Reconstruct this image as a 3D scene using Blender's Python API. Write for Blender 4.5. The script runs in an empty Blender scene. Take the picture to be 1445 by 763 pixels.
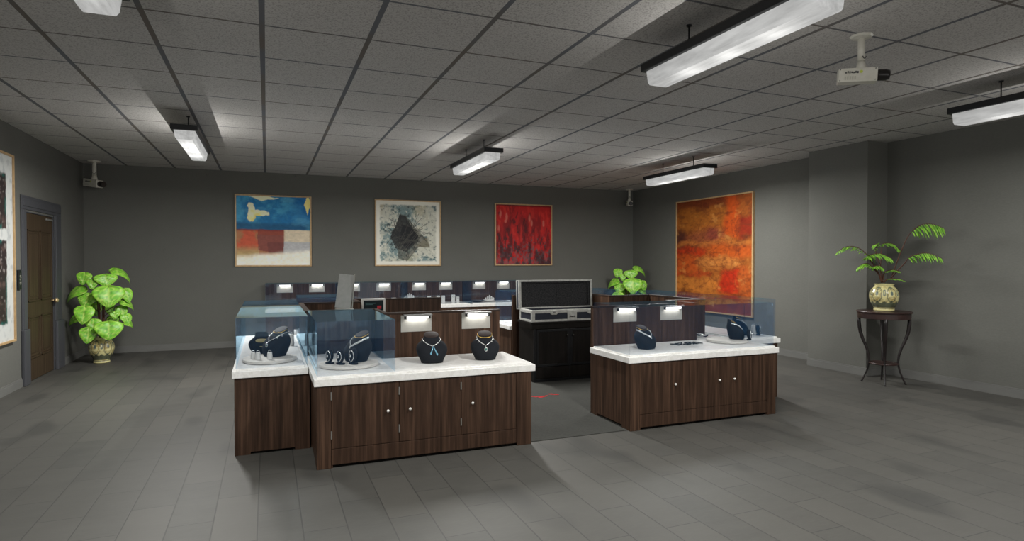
import bpy, bmesh, math, random
import numpy as np
from mathutils import Vector, Matrix

C = bpy.context.scene.collection
PI = math.pi
random.seed(7)

# ------------------------------------------------------------------ camera, world, exposure
cam_d = bpy.data.cameras.new('camera')
cam = bpy.data.objects.new('camera', cam_d); C.objects.link(cam)
cam_d.sensor_width = 36.0
cam_d.lens = 855.16 / 1445 * 36
cam_d.clip_start = 0.05
YAW, PIT = 0.3845, -0.0154
cam.location = (0, 0, 1.6)
cam.rotation_euler = (PI / 2 + PIT, 0, -YAW)
bpy.context.scene.camera = cam
vs = bpy.context.scene.view_settings
vs.view_transform = 'Standard'; vs.look = 'None'; vs.gamma = 1; vs.use_curve_mapping = False
vs.exposure = 0.0
w = bpy.data.worlds.new('world'); bpy.context.scene.world = w
w.use_nodes = True
w.node_tree.nodes['Background'].inputs[0].default_value = (1.0, 0.98, 0.94, 1)
w.node_tree.nodes['Background'].inputs[1].default_value = 0.9   # added ambient fill, entering the side left open behind the camera
DOWN_W, CEIL_W, LAMP_W = 104.0, 13.0, 0.26    # fixture down light, fixture up/side glow, display lamp
LENS_E = 0.55

# ------------------------------------------------------------------ helpers
def link(o, parent=None):
    C.objects.link(o)
    if parent is not None: o.parent = parent
    return o

def obj(name, bm, mat, parent=None, smooth=False, recalc=True):
    if recalc: bmesh.ops.recalc_face_normals(bm, faces=bm.faces)
    me = bpy.data.meshes.new(name)
    bm.to_mesh(me); bm.free()
    for m in (mat if isinstance(mat, (list, tuple)) else [mat]): me.materials.append(m)
    if smooth:
        for p in me.polygons: p.use_smooth = True
    o = bpy.data.objects.new(name, me)
    return link(o, parent)

def tag(o, label, cat, group=None, kind=None):
    o['label'] = label; o['category'] = cat
    if group: o['group'] = group
    if kind: o['kind'] = kind
    return o

def thing(name, label, cat, loc=(0, 0, 0), rotz=0.0, group=None):
    o = bpy.data.objects.new(name, None); C.objects.link(o)
    o.empty_display_size = 0.1
    o.location = loc; o.rotation_euler = (0, 0, rotz)
    return tag(o, label, cat, group)

def struct(name, bm, mat, **k):
    o = obj(name, bm, mat, **k); o['kind'] = 'structure'; return o

def dup(root, loc, rotz, label, group=None, scale=None):
    r = root.copy(); C.objects.link(r); r.location = loc; r.rotation_euler = (0, 0, rotz)
    r['label'] = label
    if group: r['group'] = group
    if scale: r.scale = scale
    for ch in list(root.children):
        c = ch.copy(); C.objects.link(c); c.parent = r
        for g in list(ch.children):
            d = g.copy(); C.objects.link(d); d.parent = c
    return r

def B(): return bmesh.new()

def box(bm, x0, x1, y0, y1, z0, z1, bev=0.0):
    vs_ = [bm.verts.new(p) for p in ((x0,y0,z0),(x1,y0,z0),(x1,y1,z0),(x0,y1,z0),(x0,y0,z1),(x1,y0,z1),(x1,y1,z1),(x0,y1,z1))]
    fs = [bm.faces.new([vs_[i] for i in f]) for f in ((0,3,2,1),(4,5,6,7),(0,1,5,4),(1,2,6,5),(2,3,7,6),(3,0,4,7))]
    if bev:
        es = list({e for f in fs for e in f.edges})
        bmesh.ops.bevel(bm, geom=es, offset=bev, segments=2, affect='EDGES', profile=0.6)
    return bm

def prism(bm, pts, z0, z1, bev=0.0):
    lo = [bm.verts.new((x, y, z0)) for x, y in pts]; hi = [bm.verts.new((x, y, z1)) for x, y in pts]
    n = len(pts)
    fs = [bm.faces.new(lo[::-1]), bm.faces.new(hi)]
    for i in range(n): fs.append(bm.faces.new((lo[i], lo[(i+1) % n], hi[(i+1) % n], hi[i])))
    if bev:
        es = list({e for f in fs for e in f.edges})
        bmesh.ops.bevel(bm, geom=es, offset=bev, segments=2, affect='EDGES', profile=0.6)
    return bm

def lathe(bm, prof, n=32, cx=0, cy=0, sx=1, sy=1, cap=True):
    rings = []
    for r, z in prof:
        rings.append([bm.verts.new((cx + sx*r*math.cos(2*PI*i/n), cy + sy*r*math.sin(2*PI*i/n), z)) for i in range(n)])
    for a, b in zip(rings, rings[1:]):
        for i in range(n): bm.faces.new((a[i], a[(i+1) % n], b[(i+1) % n], b[i]))
    if cap:
        bm.faces.new(rings[0][::-1]); bm.faces.new(rings[-1])
    return bm

def tube(bm, pts, rad, n=8, closed=False):
    pts = [Vector(p) for p in pts]; m = len(pts)
    rads = rad if isinstance(rad, (list, tuple)) else [rad] * m
    rings = []; up = None
    for i, p in enumerate(pts):
        a = pts[i-1] if (i > 0 or closed) else p
        b = pts[(i+1) % m] if (i < m-1 or closed) else p
        t = (b - a)
        if t.length < 1e-9: t = Vector((0, 0, 1))
        t.normalize()
        if up is None: up = Vector((0, 0, 1)) if abs(t.z) < .9 else Vector((1, 0, 0))
        s = t.cross(up)
        if s.length < 1e-6: s = t.orthogonal()
        s.normalize(); up = s.cross(t).normalized()
        rings.append([bm.verts.new(p + (s*math.cos(2*PI*k/n) + up*math.sin(2*PI*k/n)) * rads[i]) for k in range(n)])
    rr = list(zip(rings, rings[1:])) + ([(rings[-1], rings[0])] if closed else [])
    for a, b in rr:
        for k in range(n): bm.faces.new((a[k], a[(k+1) % n], b[(k+1) % n], b[k]))
    if not closed:
        bm.faces.new(rings[0][::-1]); bm.faces.new(rings[-1])
    return bm

def ball(bm, c, r, sc=(1, 1, 1), u=10, v=6):
    m = Matrix.Translation(c) @ Matrix.Diagonal((*[r*s for s in sc], 1))
    bmesh.ops.create_uvsphere(bm, u_segments=u, v_segments=v, radius=1, matrix=m)
    return bm

# ------------------------------------------------------------------ materials
def srgb(r, g, b):
    f = lambda c: ((c/255)/12.92 if c/255 <= .04045 else (((c/255)+.055)/1.055)**2.4)
    return (f(r), f(g), f(b), 1)

class M:
    def __init__(s, name, col=(.5, .5, .5, 1), rough=.5, metal=0.0, spec=.5):
        s.m = bpy.data.materials.new(name); s.m.use_nodes = True
        s.t = s.m.node_tree; s.n = s.t.nodes; s.l = s.t.links
        s.b = s.n['Principled BSDF']; s.out = s.n['Material Output']
        s.b.inputs['Base Color'].default_value = col
        s.b.inputs['Roughness'].default_value = rough
        s.b.inputs['Metallic'].default_value = metal
        s.b.inputs['Specular IOR Level'].default_value = spec
    def add(s, t, **k):
        n = s.n.new(t)
        for a, v in k.items():
            setattr(n, a, v)
        return n
    def co(s, scale=(1, 1, 1), loc=(0, 0, 0), rot=(0, 0, 0)):
        tc = s.add('ShaderNodeTexCoord'); mp = s.add('ShaderNodeMapping')
        mp.inputs['Scale'].default_value = scale; mp.inputs['Location'].default_value = loc; mp.inputs['Rotation'].default_value = rot
        s.l.new(tc.outputs['Object'], mp.inputs[0]); return mp.outputs[0]
    def noise(s, vec, scale=5, detail=4, rough=.5, dist=0):
        n = s.add('ShaderNodeTexNoise'); n.inputs['Scale'].default_value = scale; n.inputs['Detail'].default_value = detail
        n.inputs['Roughness'].default_value = rough; n.inputs['Distortion'].default_value = dist
        s.l.new(vec, n.inputs['Vector']); return n.outputs['Fac']
    def ramp(s, fac, stops):
        r = s.add('ShaderNodeValToRGB'); e = r.color_ramp.elements
        e[0].position, e[0].color = stops[0]; e[1].position, e[1].color = stops[-1]
        for p, c in stops[1:-1]:
            x = e.new(p); x.color = c
        s.l.new(fac, r.inputs[0]); return r.outputs[0]
    def math(s, op, a, b=None, c=None):
        n = s.add('ShaderNodeMath', operation=op)
        for i, v in enumerate((a, b, c)):
            if v is None: continue
            if isinstance(v, (int, float)): n.inputs[i].default_value = v
            else: s.l.new(v, n.inputs[i])
        return n.outputs[0]
    def mix(s, fac, a, b, mode='MIX'):
        n = s.add('ShaderNodeMix', data_type='RGBA', blend_type=mode)
        for i, v in ((0, fac), (6, a), (7, b)):
            if isinstance(v, (int, float)): n.inputs[i].default_value = v
            elif isinstance(v, tuple): n.inputs[i].default_value = v
            else: s.l.new(v, n.inputs[i])
        return n.outputs[2]
    def color(s, v): s.l.new(v, s.b.inputs['Base Color']); return s
    def bump(s, h, strength=.3, dist=.01):
        n = s.add('ShaderNodeBump'); n.inputs['Strength'].default_value = strength; n.inputs['Distance'].default_value = dist
        s.l.new(h, n.inputs['Height']); s.l.new(n.outputs[0], s.b.inputs['Normal']); return s

def g(v): return (v, v, v, 1)

def mat_wall():
    a = M('wall_paint', rough=.85, spec=.2)
    n1 = a.noise(a.co((1, 1, 1.6)), 1.6, 5, .6); n2 = a.noise(a.co((6, 6, 22)), 6, 3)
    c = a.mix(n1, (.120, .121, .110, 1), (.152, .152, .138, 1)); c = a.mix(.25, c, a.ramp(n2, [(.3, (.105, .105, .097, 1)), (.7, (.168, .168, .152, 1))]))
    # small worn flecks in the paint
    n3 = a.noise(a.co(), 3.2, 8, .75); c = a.mix(a.ramp(n3, [(.66, g(0)), (.74, g(.45))]), c, (.07, .07, .066, 1))
    return a.color(c).bump(n2, .08).m
def mat_trim():
    a = M('trim_paint', rough=.6, spec=.3)
    n1 = a.noise(a.co((1, 1, 3)), 4, 4); return a.color(a.mix(n1, (.13, .13, .125, 1), (.17, .17, .16, 1))).m
def mat_casing():
    a = M('door_casing_paint', rough=.55, spec=.35)
    n1 = a.noise(a.co((4, 4, 1)), 3, 4); return a.color(a.mix(n1, (.054, .056, .064, 1), (.075, .077, .086, 1))).m

TX, TY, TX0, TY0 = 0.7465, 0.7345, -1.515, 4.666
def grid_lines(a, vec, w_):
    sp = a.add('ShaderNodeSeparateXYZ'); a.l.new(vec, sp.inputs[0])
    def one(o, per, off, w):
        u = a.math('DIVIDE', a.math('SUBTRACT', o, off), per)
        fr = a.math('FRACT', u); d = a.math('MINIMUM', fr, a.math('SUBTRACT', 1.0, fr))
        return a.math('LESS_THAN', d, w / per)
    return one(sp.outputs[0], TX, TX0, w_ * 1.75), one(sp.outputs[1], TY, TY0, w_)
def mat_ceiling():
    a = M('ceiling_tile', rough=.9, spec=.15)
    v = a.co()
    gx, gy = grid_lines(a, v, .011)
    n1 = a.noise(v, 75, 3, .7); n2 = a.noise(v, 2.0, 3)
    c = a.mix(a.ramp(n1, [(.36, g(0)), (.52, g(1))]), (.32, .303, .292, 1), (.58, .56, .54, 1))
    c = a.mix(a.math('MULTIPLY', n2, .35), c, (.40, .385, .37, 1))
    bar = a.ramp(a.noise(v, 1.3, 2), [(.45, (.15, .155, .17, 1)), (.6, (.165, .145, .13, 1))])
    c = a.mix(a.math('MAXIMUM', gx, gy), c, bar)
    h = a.math('SUBTRACT', n1, a.math('MULTIPLY', a.math('MAXIMUM', gx, gy), -1.5))
    return a.color(c).bump(h, .25, .006).m

def mat_floor():
    a = M('floor_tile', rough=.55, spec=.32)
    br = a.add('ShaderNodeTexBrick'); br.offset = .5; br.squash = 1
    a.l.new(a.co((1, 1, 1), (0, 0.06, 0), (0, 0, PI/2)), br.inputs['Vector'])
    for k, v in (('Scale', 1), ('Mortar Size', .0045), ('Mortar Smooth', .4), ('Bias', 0), ('Brick Width', .75), ('Row Height', .252)): br.inputs[k].default_value = v
    br.inputs['Color1'].default_value = g(0); br.inputs['Color2'].default_value = g(1); br.inputs['Mortar'].default_value = g(.5)
    n1 = a.noise(a.co((1.0, 3.2, 1)), 2.2, 6, .62, .4); n2 = a.noise(a.co((2, 14, 1)), 6, 4)
    c = a.mix(n1, (.048, .047, .043, 1), (.080, .078, .071, 1))
    c = a.mix(a.math('MULTIPLY', br.outputs['Color'], .62), c, (.086, .082, .073, 1))
    c = a.mix(a.math('MULTIPLY', a.ramp(n2, [(.45, g(0)), (.75, g(1))]), .25), c, (.096, .094, .086, 1))
    n4 = a.noise(a.co((1.4, .8, 1)), 1.5, 1); c = a.mix(a.ramp(n4, [(.60, g(0)), (.72, g(.55))]), c, (.035, .035, .033, 1))
    c = a.mix(a.math('MULTIPLY', br.outputs['Fac'], .8), c, (.035, .035, .033, 1))
    return a.color(c).bump(a.math('SUBTRACT', 1.0, br.outputs['Fac']), .15, .004).m

def mat_mat():
    a = M('carpet_dark', rough=.95, spec=.1)
    n = a.noise(a.co(), 40, 4, .7); n2 = a.noise(a.co(), 3, 4)
    c = a.mix(n, (.032, .033, .030, 1), (.075, .075, .069, 1)); c = a.mix(.3, c, a.mix(n2, (.03, .03, .028, 1), (.08, .08, .073, 1)))
    return a.color(c).bump(n, .4).m

def mat_wood(name, c0, c1, c2, rough=.42, sc=1.0, axis='z'):
    a = M(name, rough=rough, spec=.18)
    s = {'z': (30*sc, 30*sc, 1.3*sc), 'x': (1.3*sc, 30*sc, 30*sc), 'y': (30*sc, 1.3*sc, 30*sc)}[axis]
    s2 = tuple(v*.35 for v in s)
    n1 = a.noise(a.co(s), 1.0, 5, .6, .3); n2 = a.noise(a.co(s2), 1.0, 3, .5, .8)
    c = a.ramp(n1, [(.28, c0), (.5, c1), (.75, c2)])
    c = a.mix(a.math('MULTIPLY', n2, .5), c, c0)
    return a.color(c).bump(n1, .06, .002).m

def mat_marble():
    a = M('marble_white', rough=.3, spec=.4)
    n1 = a.noise(a.co(), 9, 8, .65, 1.2); n2 = a.noise(a.co(), 30, 4, .6)
    c = a.ramp(n1, [(.3, (.78, .77, .73, 1)), (.46, (.90, .895, .88, 1)), (.55, (.77, .765, .74, 1)), (.7, (.91, .905, .89, 1))])
    c = a.mix(.25, c, a.ramp(n2, [(.35, (.70, .68, .62, 1)), (.65, (.90, .895, .89, 1))]))
    return a.color(c).m

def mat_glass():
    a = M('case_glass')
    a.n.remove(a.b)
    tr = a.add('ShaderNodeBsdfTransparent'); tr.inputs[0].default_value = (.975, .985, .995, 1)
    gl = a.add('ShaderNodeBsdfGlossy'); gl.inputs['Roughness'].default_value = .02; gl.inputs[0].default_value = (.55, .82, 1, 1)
    df = a.add('ShaderNodeBsdfDiffuse'); df.inputs[0].default_value = (.015, .10, .25, 1)  # diffuse blue stands in for blue reflections on the panes
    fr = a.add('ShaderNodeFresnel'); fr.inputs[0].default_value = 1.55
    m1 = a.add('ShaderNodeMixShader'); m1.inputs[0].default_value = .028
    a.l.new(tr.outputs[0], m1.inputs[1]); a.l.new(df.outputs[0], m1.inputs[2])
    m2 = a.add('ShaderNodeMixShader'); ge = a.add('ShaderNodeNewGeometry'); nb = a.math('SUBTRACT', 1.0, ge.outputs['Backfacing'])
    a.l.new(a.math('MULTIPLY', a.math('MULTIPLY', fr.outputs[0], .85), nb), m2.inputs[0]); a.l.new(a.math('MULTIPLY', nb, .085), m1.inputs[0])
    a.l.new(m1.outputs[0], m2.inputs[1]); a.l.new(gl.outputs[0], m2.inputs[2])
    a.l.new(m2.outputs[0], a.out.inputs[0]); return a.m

def mat_edge():
    return M('glass_edge', (.35, .55, .6, 1), .2, 0, .6).m

def mat_emit(name, col, st):
    a = M(name); a.b.inputs['Emission Color'].default_value = col; a.b.inputs['Emission Strength'].default_value = st
    a.b.inputs['Base Color'].default_value = (.8, .8, .78, 1); return a.m

def mat_attr(name, rough=.6, spec=.3):
    a = M(name, rough=rough, spec=spec)
    at = a.add('ShaderNodeAttribute'); at.attribute_name = 'paint'
    return a.color(at.outputs['Color']).m

def mat_noise(name, c0, c1, scale=8, rough=.5, metal=0, spec=.5, sc=(1, 1, 1), bump=0):
    a = M(name, rough=rough, metal=metal, spec=spec)
    n = a.noise(a.co(sc), scale, 4, .6); a.color(a.ramp(n, [(.3, c0), (.7, c1)]))
    if bump: a.bump(n, bump)
    return a.m

WALL, TRIM, CASING, CEIL, FLOOR, CARPET = mat_wall(), mat_trim(), mat_casing(), mat_ceiling(), mat_floor(), mat_mat()
WOOD = mat_wood('walnut_veneer', (.021, .0115, .0075, 1), (.062, .034, .0215, 1), (.14, .078, .050, 1))
WOODT = mat_wood('walnut_trim', (.020, .013, .010, 1), (.040, .026, .020, 1), (.062, .042, .032, 1), axis='x')
DARKW = mat_wood('ebony_cabinet', (.006, .0055, .005, 1), (.012, .0105, .0095, 1), (.020, .016, .014, 1), rough=.4)
EDGEW = M('black_frame_wood', (.006, .0068, .008, 1), .4).m
DOORW = mat_wood('door_oak', (.036, .024, .014, 1), (.062, .042, .025, 1), (.092, .064, .038, 1), rough=.55, sc=.7)
TABLEW = mat_noise('table_mahogany', (.016, .009, .008, 1), (.050, .024, .021, 1), 3, .35, sc=(1, 1, 8))
TABLEL = mat_noise('table_leg_dark', (.006, .0055, .0055, 1), (.018, .011, .011, 1), 6, .4)
MARBLE, GLASS, GEDGE = mat_marble(), mat_glass(), mat_edge()
TRAY = mat_noise('tray_linen', (.60, .56, .50, 1), (.72, .69, .64, 1), 30, .6)
VELVET = M('black_velvet', (.008, .010, .014, 1), .8, 0, .25).m
NECKTOP = M('bust_top_brown', (.022, .012, .010, 1), .7).m
SILVER = M('silver', (.78, .80, .80, 1), .25, .85).m
GEM = M('pale_blue_gem', (.20, .45, .60, 1), .15, .2).m
GOLD = M('gold', (.85, .55, .12, 1), .3, .9).m
KNOB = M('knob_white_metal', (.82, .80, .76, 1), .25, .0).m
HINGE = M('hinge_steel', (.42, .41, .38, 1), .35, .7).m
BLACKM = M('black_metal', (.007, .008, .011, 1), .45).m
LENS = None
def mat_lens():
    a = M('fixture_lens', (.78, .78, .76, 1), .8)
    n = a.noise(a.co((6, 1, 6)), 2.5, 4, .6); e = a.ramp(n, [(.3, (.55, .55, .54, 1)), (.7, (1, 1, .98, 1))])
    a.l.new(e, a.b.inputs['Emission Color']); a.b.inputs['Emission Strength'].default_value = LENS_E
    a.b.inputs['Base Color'].default_value = (.10, .10, .10, 1); a.b.inputs['Roughness'].default_value = .8; a.b.inputs['Specular IOR Level'].default_value = .1; return a.m
LENS = mat_lens()
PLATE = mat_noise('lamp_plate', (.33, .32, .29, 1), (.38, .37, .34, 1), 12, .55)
TUBE = mat_emit('lamp_tube', (1, 1, .97, 1), 2.2)
LAMPHOOD = M('lamp_hood_grey', (.22, .22, .215, 1), .4, .5).m
CAMW = mat_noise('camera_white', (.60, .58, .50, 1), (.72, .70, .63, 1), 14, .4)
CAMB = M('camera_lens_black', (.012, .010, .010, 1), .3).m
YG = M('yellow_green', (.55, .62, .10, 1), .5).m
INK = M('dark_ink', (.05, .05, .05, 1), .6).m
GREYP = mat_noise('grey_plastic', (.20, .205, .19, 1), (.25, .25, .235, 1), 20, .5)
GREYF = M('grey_frame', (.25, .25, .225, 1), .4, .2).m
WHITEP = M('white_plastic', (.68, .67, .64, 1), .4).m
SCREEN = M('screen_dark', (.010, .020, .024, 1), .2).m
REDP = M('red_patch', (.5, .015, .03, 1), .4).m
TEALP = M('teal_text', (.05, .14, .15, 1), .4).m
ALU = mat_noise('case_aluminium', (.36, .36, .34, 1), (.55, .55, .52, 1), 25, .45, .2)
NAVY = mat_noise('case_navy_laminate', (.010, .014, .026, 1), (.018, .022, .036, 1), 60, .45)
FOAM = mat_noise('case_foam_black', (.016, .0165, .018, 1), (.065, .065, .067, 1), 60, .95, spec=.1, bump=.6)
STEM = mat_noise('plant_stem', (.045, .014, .008, 1), (.10, .035, .018, 1), 12, .6)
SOIL = mat_noise('soil', (.010, .008, .006, 1), (.03, .02, .015, 1), 40, .95)
FRAME = mat_noise('frame_oak', (.42, .27, .13, 1), (.55, .37, .19, 1), 18, .45)
PAINT, POTM, LEAFM = mat_attr('canvas_paint', .55), mat_attr('pot_glaze', .22, .5), mat_attr('leaf_green', .38, .45)

# ------------------------------------------------------------------ room shell
XL, XR, YB, YF, ZC = -2.90, 8.12, 12.36, -3.0, 3.27
struct('floor', box(B(), XL-.2, XR+.2, YF, YB+.2, -.12, 0), FLOOR)
struct('ceiling', box(B(), XL-.2, XR+.2, YF, YB+.2, ZC, ZC+.12), CEIL)
struct('wall_back', box(B(), XL-.2, XR+.2, YB, YB+.2, 0, ZC), WALL)
D0, D1, DH = 9.66, 10.78, 2.25          # doorway in the left wall
bm = B(); box(bm, XL-.2, XL, YF, D0, 0, ZC); box(bm, XL-.2, XL, D1, YB, 0, ZC); box(bm, XL-.2, XL, D0, D1, DH, ZC)
struct('wall_left', bm, WALL)
struct('wall_right', box(B(), XR, XR+.2, YF, YB, 0, ZC), WALL)
PX, PY0, PY1 = 7.72, 5.95, 6.93         # pilaster standing out of the right wall
struct('wall_pilaster', box(B(), PX, XR, PY0, PY1, 0, ZC, .004), WALL)

def base(name, x0, x1, y0, y1, nx=0, ny=0):
    bm = B(); h, t = .115, .014
    box(bm, x0, x1, y0, y1, 0, h - .02, .002)
    box(bm, x0 - (nx > 0)*0, x1, y0, y1, h - .02, h, .0) if False else None
    ex = t * .5
    box(bm, x0 + (ex if nx < 0 else 0), x1 - (ex if nx > 0 else 0), y0 + (ex if ny < 0 else 0), y1 - (ex if ny > 0 else 0), h-.02, h, .002)
    return struct(name, bm, TRIM)
base('baseboard_back', XL, XR, YB-.014, YB, ny=-1)
base('baseboard_left', XL, XL+.014, YF, D0-.20, nx=1)
base('baseboard_left_far', XL, XL+.014, D1+.33, YB-.014, nx=1)
base('baseboard_right', XR-.014, XR, YF, PY0, nx=-1)
base('baseboard_right_far', XR-.014, XR, PY1, YB-.014, nx=-1)
base('baseboard_pilaster', PX-.014, PX, PY0-.014, PY1, nx=-1)
base('baseboard_pilaster_near', PX, XR-.014, PY0-.014, PY0, ny=-1)

# doorway casing and door
bm = B()
for (a0, a1) in ((D0-.18, D0), (D1, D1+.30)):
    box(bm, XL, XL+.016, a0, a1, .72, DH+.02, .006)
    box(bm, XL, XL+.024, a0+.04, a1-.04, .72, DH+.02, .008)
box(bm, XL, XL+.018, D0-.18, D1+.30, DH+.02, DH+.20, .008)
box(bm, XL, XL+.030, D0-.14, D1+.26, DH+.06, DH+.16, .012)
for (a0, a1) in ((D0-.20, D0+.0), (D1, D1+.32)): box(bm, XL, XL+.045, a0, a1, 0, .72, .012)
box(bm, XL-.2, XL, D0-.0, D0+.012, 0, DH); box(bm, XL-.2, XL, D1-.012, D1, 0, DH); box(bm, XL-.2, XL, D0, D1, DH-.012, DH)
struct('trim_1', bm, CASING)
door = bpy.data.objects.new('door_1', None); C.objects.link(door); door['kind'] = 'structure'; door.location = (XL-.012, D0+.014, 0)
dw = D1-D0-.028
bm = B(); box(bm, -.04, 0, 0, dw, .01, DH-.016, .002)
def frm(y0, y1, z0, z1):
    for k, (ins, h) in enumerate(((0, .012), (.03, .006))):
        a, b, c, d = y0+ins, y1-ins, z0+ins, z1-ins
        t = .018
        box(bm, -.001, h, a, a+t, c, d, .003); box(bm, -.001, h, b-t, b, c, d, .003)
        box(bm, -.001, h, a, b, c, c+t, .003); box(bm, -.001, h, a, b, d-t, d, .003)
    box(bm, -.001, .005, y0+.07, y1-.07, z0+.07, z1-.07, .004)
for (y0, y1) in ((.08, dw/2-.03), (dw/2+.03, dw-.08)):
    frm(y0, y1, .30, .86); frm(y0, y1, 1.06, 2.02)
obj('door_leaf', bm, DOORW, door)
bm = B(); tube(bm, [(0, dw-.07, 1.03), (.04, dw-.07, 1.03)], .012); ball(bm, (.062, dw-.07, 1.03), .034, (.8, 1.15, 1), 16, 10)
obj('door_knob', bm, M('knob_brass', (.62, .47, .26, 1), .3, .4).m, door, smooth=True)
bm = B(); box(bm, .001, .02, dw-.30, dw-.04, DH-.07, DH-.045, .003)
obj('door_closer', bm, M('closer_steel', (.3, .3, .28, 1), .4, .5).m, door)

# wall keypad
kp = thing('wall_keypad', 'narrow black keypad on the left wall between the tall art and the door', 'keypad', (XL, 9.395, 1.24))
obj('housing', box(B(), 0, .022, -.05, .05, 0, .25, .005), BLACKM, kp)
bm = B()
for i in range(7): box(bm, .022, .0235, -.004 - .018*(i % 2), .020 + .008*((i*5) % 3 - 1), .06+i*.022, .072+i*.022)
obj('lettering', bm, M('keypad_marks', (.30, .29, .25, 1), .5).m, kp)

# floor inside the counter island
t = tag(obj('carpet', prism(B(), [(2.143, 4.885), (3.152, 4.885), (3.152, 5.612), (4.482, 5.612), (4.482, 6.13), (5.028, 6.13), (5.028, 7.24), (4.38, 7.24), (4.38, 7.79), (3.152, 7.79), (3.152, 8.46), (2.143, 8.46), (2.143, 7.722), (1.022, 7.722), (1.022, 7.24), (.376, 7.24), (.376, 6.112), (1.022, 6.112), (1.022, 5.612), (2.143, 5.612)], .0, .006), CARPET), 'dark grey textured carpet laid inside the ring of counters', 'carpet')
rnd = random.Random(3)
REDM = M('red_stain', (.40, .018, .022, 1), .35).m
for lab, sp_ in (('broad red splash on the dark carpet right beside the front left counter', ((2.90, 6.50, .030, 4), (2.935, 6.47, .03, 4), (2.975, 6.45, .038, 5), (3.02, 6.46, .03, 4), (3.055, 6.48, .022, 3))),
                 ('smaller red splash on the dark carpet in front of the black cabinet', ((3.15, 6.54, .034, 5), (3.185, 6.51, .030, 4), (3.21, 6.49, .02, 3)))):
    bm = B()
    for (x, y, r, n) in sp_:
        for k in range(n):
            cx, cy, rr = x+rnd.uniform(-r, r)*.6, y+rnd.uniform(-r*.4, r*.4), rnd.uniform(.45, .75)*r
            lathe(bm, [(rr, .0062+k*.00015), (rr*.96, .0074+k*.00015)], 14, cx, cy, 1, .9)
    tag(obj('red_stain', bm, REDM), lab, 'stain')

# ------------------------------------------------------------------ counters
ZW, ZS = .64, .704      # carcass top, worktop top
ZT = .715               # raised inset of the worktop

def notch_front(bm, x0, x1, y, z0=0, th=.02, foot=.12, zf=.022, ztop=ZW):
    # front sheet along X at y (facing -Y): full height at the feet, raised between them
    pts = [(x0, z0), (x0+foot, z0), (x0+foot, z0+zf), (x1-foot, z0+zf), (x1-foot, z0), (x1, z0), (x1, ztop), (x0, ztop)]
    f = [bm.verts.new((p, y, q)) for p, q in pts]; k = [bm.verts.new((p, y+th, q)) for p, q in pts]
    bm.faces.new(f[::-1]); bm.faces.new(k); n = len(pts)
    for i in range(n): bm.faces.new((f[i], f[(i+1) % n], k[(i+1) % n], k[i]))

def counter(label, x0, x1, y0, y1, doors=(), knobs=(), hinges=(), group='dark wood counter bases', face=-1, extra=None, zk=0.0):
    """Counter base. doors: seam x list on the front; face -1 looks to the camera, +1 away, 0 plain."""
    t = thing('counter_base', label, 'counter', (x0, y0, 0), 0, group)
    W, D = x1-x0, y1-y0
    zt = ZW + zk
    bm = B()
    box(bm, .0, W, .02, D, .03, zt)                     # body
    for fx in (0, W-.12):                               # corner feet
        box(bm, fx, fx+.12, .02, .14, 0, .03); box(bm, fx, fx+.12, D-.12, D, 0, .03)
    notch_front(bm, 0, W, 0, ztop=zt)
    if extra:
        ex0, ex1, ey = extra
        box(bm, ex0-x0, ex1-x0, D, ey-y0, .0, zt)
    obj('carcass', bm, WOOD, t)
    if doors:
        bm = B()                                        # posts at both ends and base rail
        obj('base_rail', box(bm, doors[0]-x0, doors[-1]-x0, -.007, .001, .025, .145, .003), WOOD, t)
        bm = B(); box(bm, 0, doors[0]-x0-.004, -.009, .001, 0.0, zt, .003)
        obj('corner_post', bm, WOOD, t)
        bm = B(); box(bm, doors[-1]-x0+.004, W, -.009, .001, 0.0, zt, .003)
        obj('corner_post', bm, WOOD, t)
        for a, b, kx in zip(doors, doors[1:], knobs):
            d = obj('door', box(B(), a-x0+.002, b-x0-.002, -.007, .001, .150, zt-.006, .003), WOOD, t)
            if kx is not None:
                bm = B(); tube(bm, [(kx-x0, -.005, .41), (kx-x0, -.02, .41)], .005); ball(bm, (kx-x0, -.024, .41), .0115, (1, .8, 1), 14, 8)
                obj('door_knob', bm, KNOB, d, smooth=True)
        for hx in hinges:
            for hz in (.258, .560):
                bm = B(); tube(bm, [(hx-x0, -.010, hz-.03), (hx-x0, -.010, hz+.03)], .0055, 8)
                obj('hinge', bm, HINGE, t)
    return t

counter('walnut base of the front left counter, three doors and hinge pins facing the viewer', .346, 2.14, 4.845, 5.575,
        doors=(.455, .98, 1.50, 2.00), knobs=(.888, 1.066, 1.596), hinges=(.455, .98, 1.498), extra=(.346, .95, 6.07))
counter('plain walnut base of the left side counter, stepped back beside the three-door counter', -.253, .334, 5.44, 7.88)
counter('walnut base of the front right counter, three doors with white knobs', 3.155, 4.94, 4.845, 5.575,
        doors=(3.262, 3.757, 4.288, 4.822), knobs=(3.659, 4.195, 4.382), extra=(4.54, 4.94, 6.10))
counter('walnut base of the right side counter running back behind the front right counter', 5.075, 5.58, 5.44, 7.88)
counter('walnut base of the counter at the rear left of the island', .346, 2.14, 7.76, 8.48)
counter('walnut base of the counter at the rear right of the island behind the black cabinet', 3.155, 4.94, 7.83, 8.50)

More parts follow.
